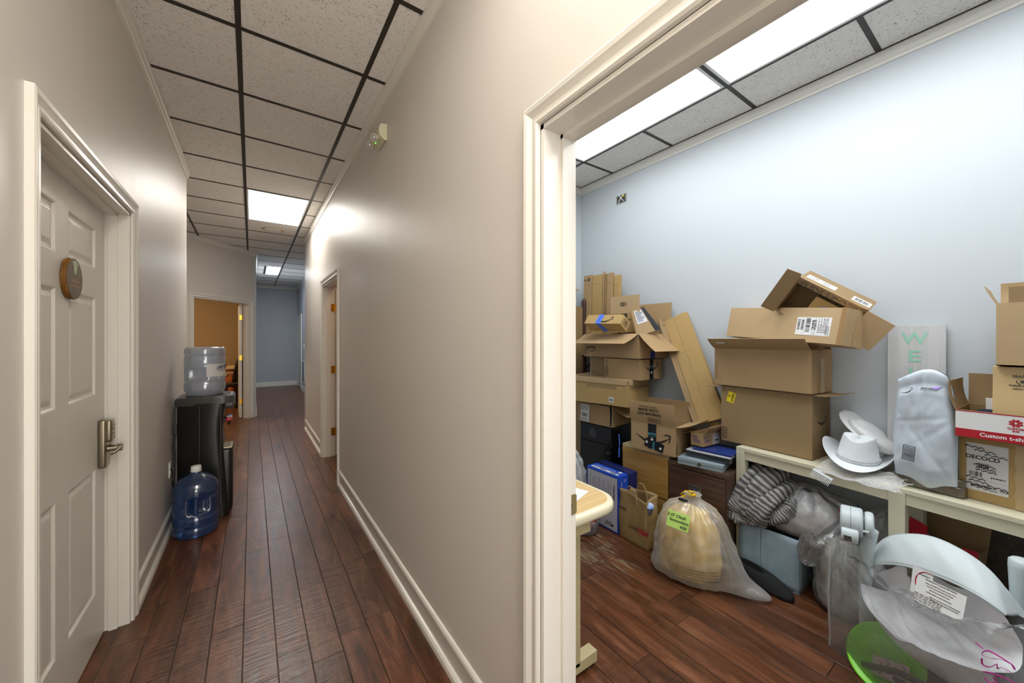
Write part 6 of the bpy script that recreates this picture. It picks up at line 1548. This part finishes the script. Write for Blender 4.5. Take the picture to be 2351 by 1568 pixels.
# canopy: from inner (front) edge over the crown to the back edge
OUT = [(-.085, .26, .345), (-.060, .26, .422), (-.006, .26, .500), (.069, .26, .555), (.155, .26, .594), (.235, .26, .604), (.326, .26, .588), (.390, .26, .544), (.435, .26, .465)]
INN = [(.000, .14, .352), (.030, .14, .392), (.099, .14, .444), (.174, .14, .482), (.254, .14, .506), (.330, .14, .520), (.400, .14, .524), (.440, .15, .512), (.462, .17, .490)]
def cat(P_, t_):
    P_ = [Vector(p) for p in P_]; n = len(P_) - 1; x = min(max(t_, 0), 1) * n; i = min(int(x), n - 1); f = x - i
    p0, p1, p2, p3 = P_[max(i - 1, 0)], P_[i], P_[i + 1], P_[min(i + 2, n)]
    return .5 * ((2 * p1) + (p2 - p0) * f + (2 * p0 - 5 * p1 + 4 * p2 - p3) * f * f + (3 * p1 - p0 - 3 * p2 + p3) * f ** 3)
def cano(u, v):
    a, b = cat(INN, u), cat(OUT, u); p = a.lerp(b, v); bul = .022 * math.sin(PI * v) * math.sin(PI * u) ** .5
    return (p.x, p.y - bul * .4, p.z + bul + .0025 * math.sin(u * 40 + v * 6) * math.sin(PI * v))
mb = MB(); mb.grid(cano, 60, 14); cn = solid(mb.build('canopy', 'canopy', t), .004)
mb = MB(); mb.tube([cano(k / 40, 0) for k in range(41)], .0035, 6); mb.tube([cano(k / 40, 1) for k in range(41)], .0035, 6); mb.build('canopy_piping', 'swing', cn)
def cano2(u, v):
    a = cat(OUT, u); b = Vector((a.x * .9 + .02, .40, .22 + (a.z - .22) * .45)); p = a.lerp(b, v); return (p.x, p.y, p.z + .02 * math.sin(PI * v))
mb = MB(); mb.grid(cano2, 40, 8); mb.build('canopy_back', 'canopy', t)
# plush seat: cradle below the canopy
UP = [(.02, .19, .345), (.06, .20, .40), (.12, .21, .44), (.20, .21, .465), (.28, .21, .475), (.36, .21, .48), (.44, .21, .46)]
LO = [(.060, .075, .335), (.095, .05, .285), (.150, .045, .250), (.228, .045, .238), (.330, .045, .262), (.430, .045, .300), (.520, .05, .345)]
def seat(u, v):
    a, b = cat(UP, u), cat(LO, u); p = a.lerp(b, v); s_ = math.sin(PI * v)
    q = noise.noise_vector(Vector((p.x * 16, p.y * 16, p.z * 16))) * .014
    return (p.x + q.x, p.y + .085 * s_ + q.y, p.z - .055 * s_ + q.z)
mb = MB(); mb.grid(seat, 60, 24); mb.build('plush_seat', 'plush', t)
def under(u, v):
    b = cat(LO, u); c = Vector((.10 + .40 * u, .22, .12)); p = b.lerp(c, v); return (p.x, p.y - .02 * math.sin(PI * v), p.z - .03 * math.sin(PI * v))
mb = MB(); mb.grid(under, 40, 10); mb.build('seat_underside', 'plush', t)
mb = MB(); mb.tube([(.12, .02, .03), (.26, .0 + .02, .12), (.48, .02, .20), (.70, .03, .24)], .012, 10); mb.tube([(.10, .06, .02), (.40, .05, .10), (.70, .06, .14)], .014, 10); mb.tube([(.06, .2, .03), (.3, .3, .04), (.6, .25, .06)], .014, 10); mb.build('base_tube', 'greyp', t)
# harness buckle + booklets tucked in
mb = MB(); XB = TR(.205, .150, .468) @ Matrix.Rotation(PI / 2 + .1, 4, 'X'); mb.box((-.022, -.022, 0), (.022, .022, .010), 0, XB, .004); mb.box((-.016, -.060, 0), (.018, -.022, .004), 0, XB); b_ = mb.build('buckle', 'nickel', t)
mb = MB()
for k in range(3): mb.box((-.018, -.014 + k * .012, .010), (.018, -.009 + k * .012, .0115), 0, XB)
mb.build('buckle_rib', 'greyp', b_)
def leaflet(name, lab_, p0, w_, h_, tilt, lean_, rows, ring=False):
    X = Matrix.Translation(Vector((2.2, .56, 0)) + Matrix.Rotation(TH, 4, 'Z') @ Vector(p0)) @ Matrix.Rotation(TH, 4, 'Z') @ Matrix.Rotation(PI / 2 - lean_, 4, 'X') @ Matrix.Rotation(tilt, 4, 'Z')
    o = MB(); o.box((-w_ / 2, -h_ / 2, -.001), (w_ / 2, h_ / 2, 0)); o_ = o.build(name, 'paper', label=lab_, cat='paper'); o_.matrix_world = X
    q = MB()
    for (tx, sz, dx, dy) in rows: q.text(tx, sz * .78, TR(dx, dy, .0006))
    if ring: q.tube([(.04 * math.cos(a) + .02, .045 * math.sin(a), .0008) for a in [1.2 + k * .2 for k in range(20)]], .0022, 6, mi=1, flat=.3)
    if not ring: lines(q, TR(-.03, -.030, 0), .09, .03, 5, 0, 5)
    q.build('printed_text', ['inkl', 'redb'], o_)
leaflet('instruction_sheet', 'white printed instruction sheet tucked into the swing under the canopy', (.335, .090, .462), .150, .095, .10, .35,
        [("Manufacturer's Contact Information", .0085, .0, .043), ('Atlanta, GA 30045-1234, model number on the', .0062, .0, .031), ('back, date code and product name below', .0062, .0, .022), ('https://www.customercare.com', .0062, 0, .012), ('MODEL NAME: Portable Folding Swing', .0062, 0, .001), ('KEEP THE TOP PART FOR YOUR RECORDS,', .0062, .02, -.012), ('FILL OUT AND RETURN BOTTOM PART.', .0062, .02, -.020)])
leaflet('instruction_sheet', 'smaller leaflet with red ring print half hidden behind the instruction sheet', (.250, .125, .462), .070, .10, .10, .25, [('Registration', .008, .01, .03), ('card', .008, .01, .018)], True)
# lime green tray in the bag with a pink note
XT_ = Matrix.Translation((.215, .055, .075)) @ Matrix.Rotation(.55, 4, 'Y') @ Matrix.Rotation(-.95, 4, 'X')
GX = Matrix.Translation((2.2, .56, 0)) @ Matrix.Rotation(TH, 4, 'Z')
mb = MB(); mb.lathe([(.0, .0), (.08, .0), (.105, .008), (.124, .024), (.130, .024), (.128, .018), (.108, .0), (.08, -.006), (.0, -.006)], 56)
o = mb.build('green_tray', 'green', label='lime green round plastic tray inside the clear bag below the baby swing', cat='tray'); o.matrix_world = GX @ Matrix.Translation((.165, .075, .085)) @ Matrix.Rotation(.25, 4, 'Y') @ Matrix.Rotation(.85, 4, 'X')
n = MB(); n.box((-.036, -.07, 0), (.036, .045, .001)); no = n.build('paper_note', pm('blush_paper', 'e3c9c2', .6), label='blush paper note with handwriting lying on the green tray', cat='paper'); no.matrix_world = o.matrix_world @ Matrix.Translation((.045, -.01, .012)) @ Matrix.Rotation(-.9, 4, 'Z')
q = MB()
for k, (x0, y0) in enumerate(((-.03, .03), (-.02, .005), (-.03, -.02), (-.02, -.045))):
    q.tube([(x0 + .008 * i, y0 + (.006 if i % 2 else -.004), .0016) for i in range(7)], .0011, 5)
q.build('handwriting', 'ink', no)
# the bag film: a separate thing round the swing
bag = thing('plastic_bag', 'big clear plastic bag wrapped round the baby swing, magenta marker writing on it', 'bag', (2.2, .56, 0), (0, 0, TH))
TOP = [(-.008, .03, .505), (.035, .02, .452), (.100, .02, .455), (.164, .02, .418), (.254, .02, .420), (.316, .02, .420), (.407, .02, .450), (.502, .02, .505), (.60, .02, .56), (.72, .04, .60)]
def front(u, v):
    tp = cat(TOP, u); bx = -.005 + .76 * u; b = Vector((bx, -.012 + .02 * math.sin(u * 3), .0))
    p = b.lerp(tp, v); p.y += -.035 * math.sin(PI * v) * (.4 + .6 * math.sin(PI * u))
    w1 = math.sin((u * 9 - v * 5) * 2.4 + 3 * noise.noise(Vector((u * 3, v * 3, 1)))); w2 = noise.noise(Vector((u * 13, v * 22 + u * 18, 4)))
    amp = .003 + .008 * v ** 2
    p.y += amp * w1 * .6 + amp * w2; p.z += .006 * w2 * v
    return p[:]
mb = MB(); mb.grid(front, 110, 60); mb.build('bag_front', 'clearfilm', bag)
def left(u, v):
    y = -.012 + .36 * u; z1 = .505 - .10 * math.sin(PI * u * .5) + (.10 * math.exp(-((u - .25) / .12) ** 2) * 0)
    x = -.006 - .05 * u - .03 * math.sin(PI * u) + .010 * noise.noise(Vector((u * 9, v * 11, 2))) - .02 * math.sin(PI * v)
    return (x + .0 * v, y, v * z1)
mb = MB(); mb.grid(left, 40, 40); mb.build('bag_side', 'clearfilm', bag)
def backs(u, v):
    x = -.02 + .80 * u; y = .36 + .02 * noise.noise(Vector((u * 8, v * 5, 7))); z = v * (.43 + .03 * math.sin(u * 5) + .015 * noise.noise(Vector((u * 20, 3, 1))))
    return (x, y - .05 * v * v, z)
mb = MB(); mb.grid(backs, 50, 24); mb.build('bag_back', 'clearfilm', bag)
def hem(u, v):
    p = cat(TOP, u * .95); return (p.x, p.y + .012 + .09 * v + .01 * math.sin(u * 30), p.z - .035 * v + .014 * math.sin(u * 41 + v * 5) * (.3 + v) + .01 * noise.noise(Vector((u * 30, v * 6, 2))))
mb = MB(); mb.grid(hem, 110, 8); mb.build('bag_hem', 'clearbag', bag)
# heat-sealed left edge
mb = MB(); mb.grid(lambda u, v: (-.010 + .009 * u + .003 * math.sin(v * 9), -.018 + .001 * math.sin(v * 20), .01 + v * .46), 2, 30); mb.build('bag_seam', 'hazebag', bag)
# magenta handwriting, running down the bag near the right edge
mb = MB()
def stroke(pts, w_):
    P2 = [(cat([(a, 0, b) for a, b in pts], k / 24)) for k in range(25)]
    out = []
    for p in P2:
        y = -.056; out.append((p.x, y, p.z))
    rr = [w_ * (.45 + .55 * math.sin(PI * (.15 + .8 * k / 24))) for k in range(25)]
    mb.tube(out, rr, 6, flat=.25)
stroke([(.550, .479), (.561, .474), (.570, .473)], .002)
stroke([(.634, .480), (.600, .480), (.578, .474), (.566, .453), (.585, .457), (.610, .474), (.634, .480)], .0028)
stroke([(.634, .480), (.640, .470)], .0025)
stroke([(.566, .440), (.568, .423), (.585, .430), (.600, .452), (.602, .440), (.612, .452), (.634, .456)], .0028)
stroke([(.569, .402), (.590, .415), (.610, .424), (.640, .432)], .0028)
stroke([(.572, .388), (.585, .382), (.600, .402), (.592, .408), (.604, .396), (.625, .402), (.645, .412)], .0028)
mb.build('marker_writing', 'magenta', bag)
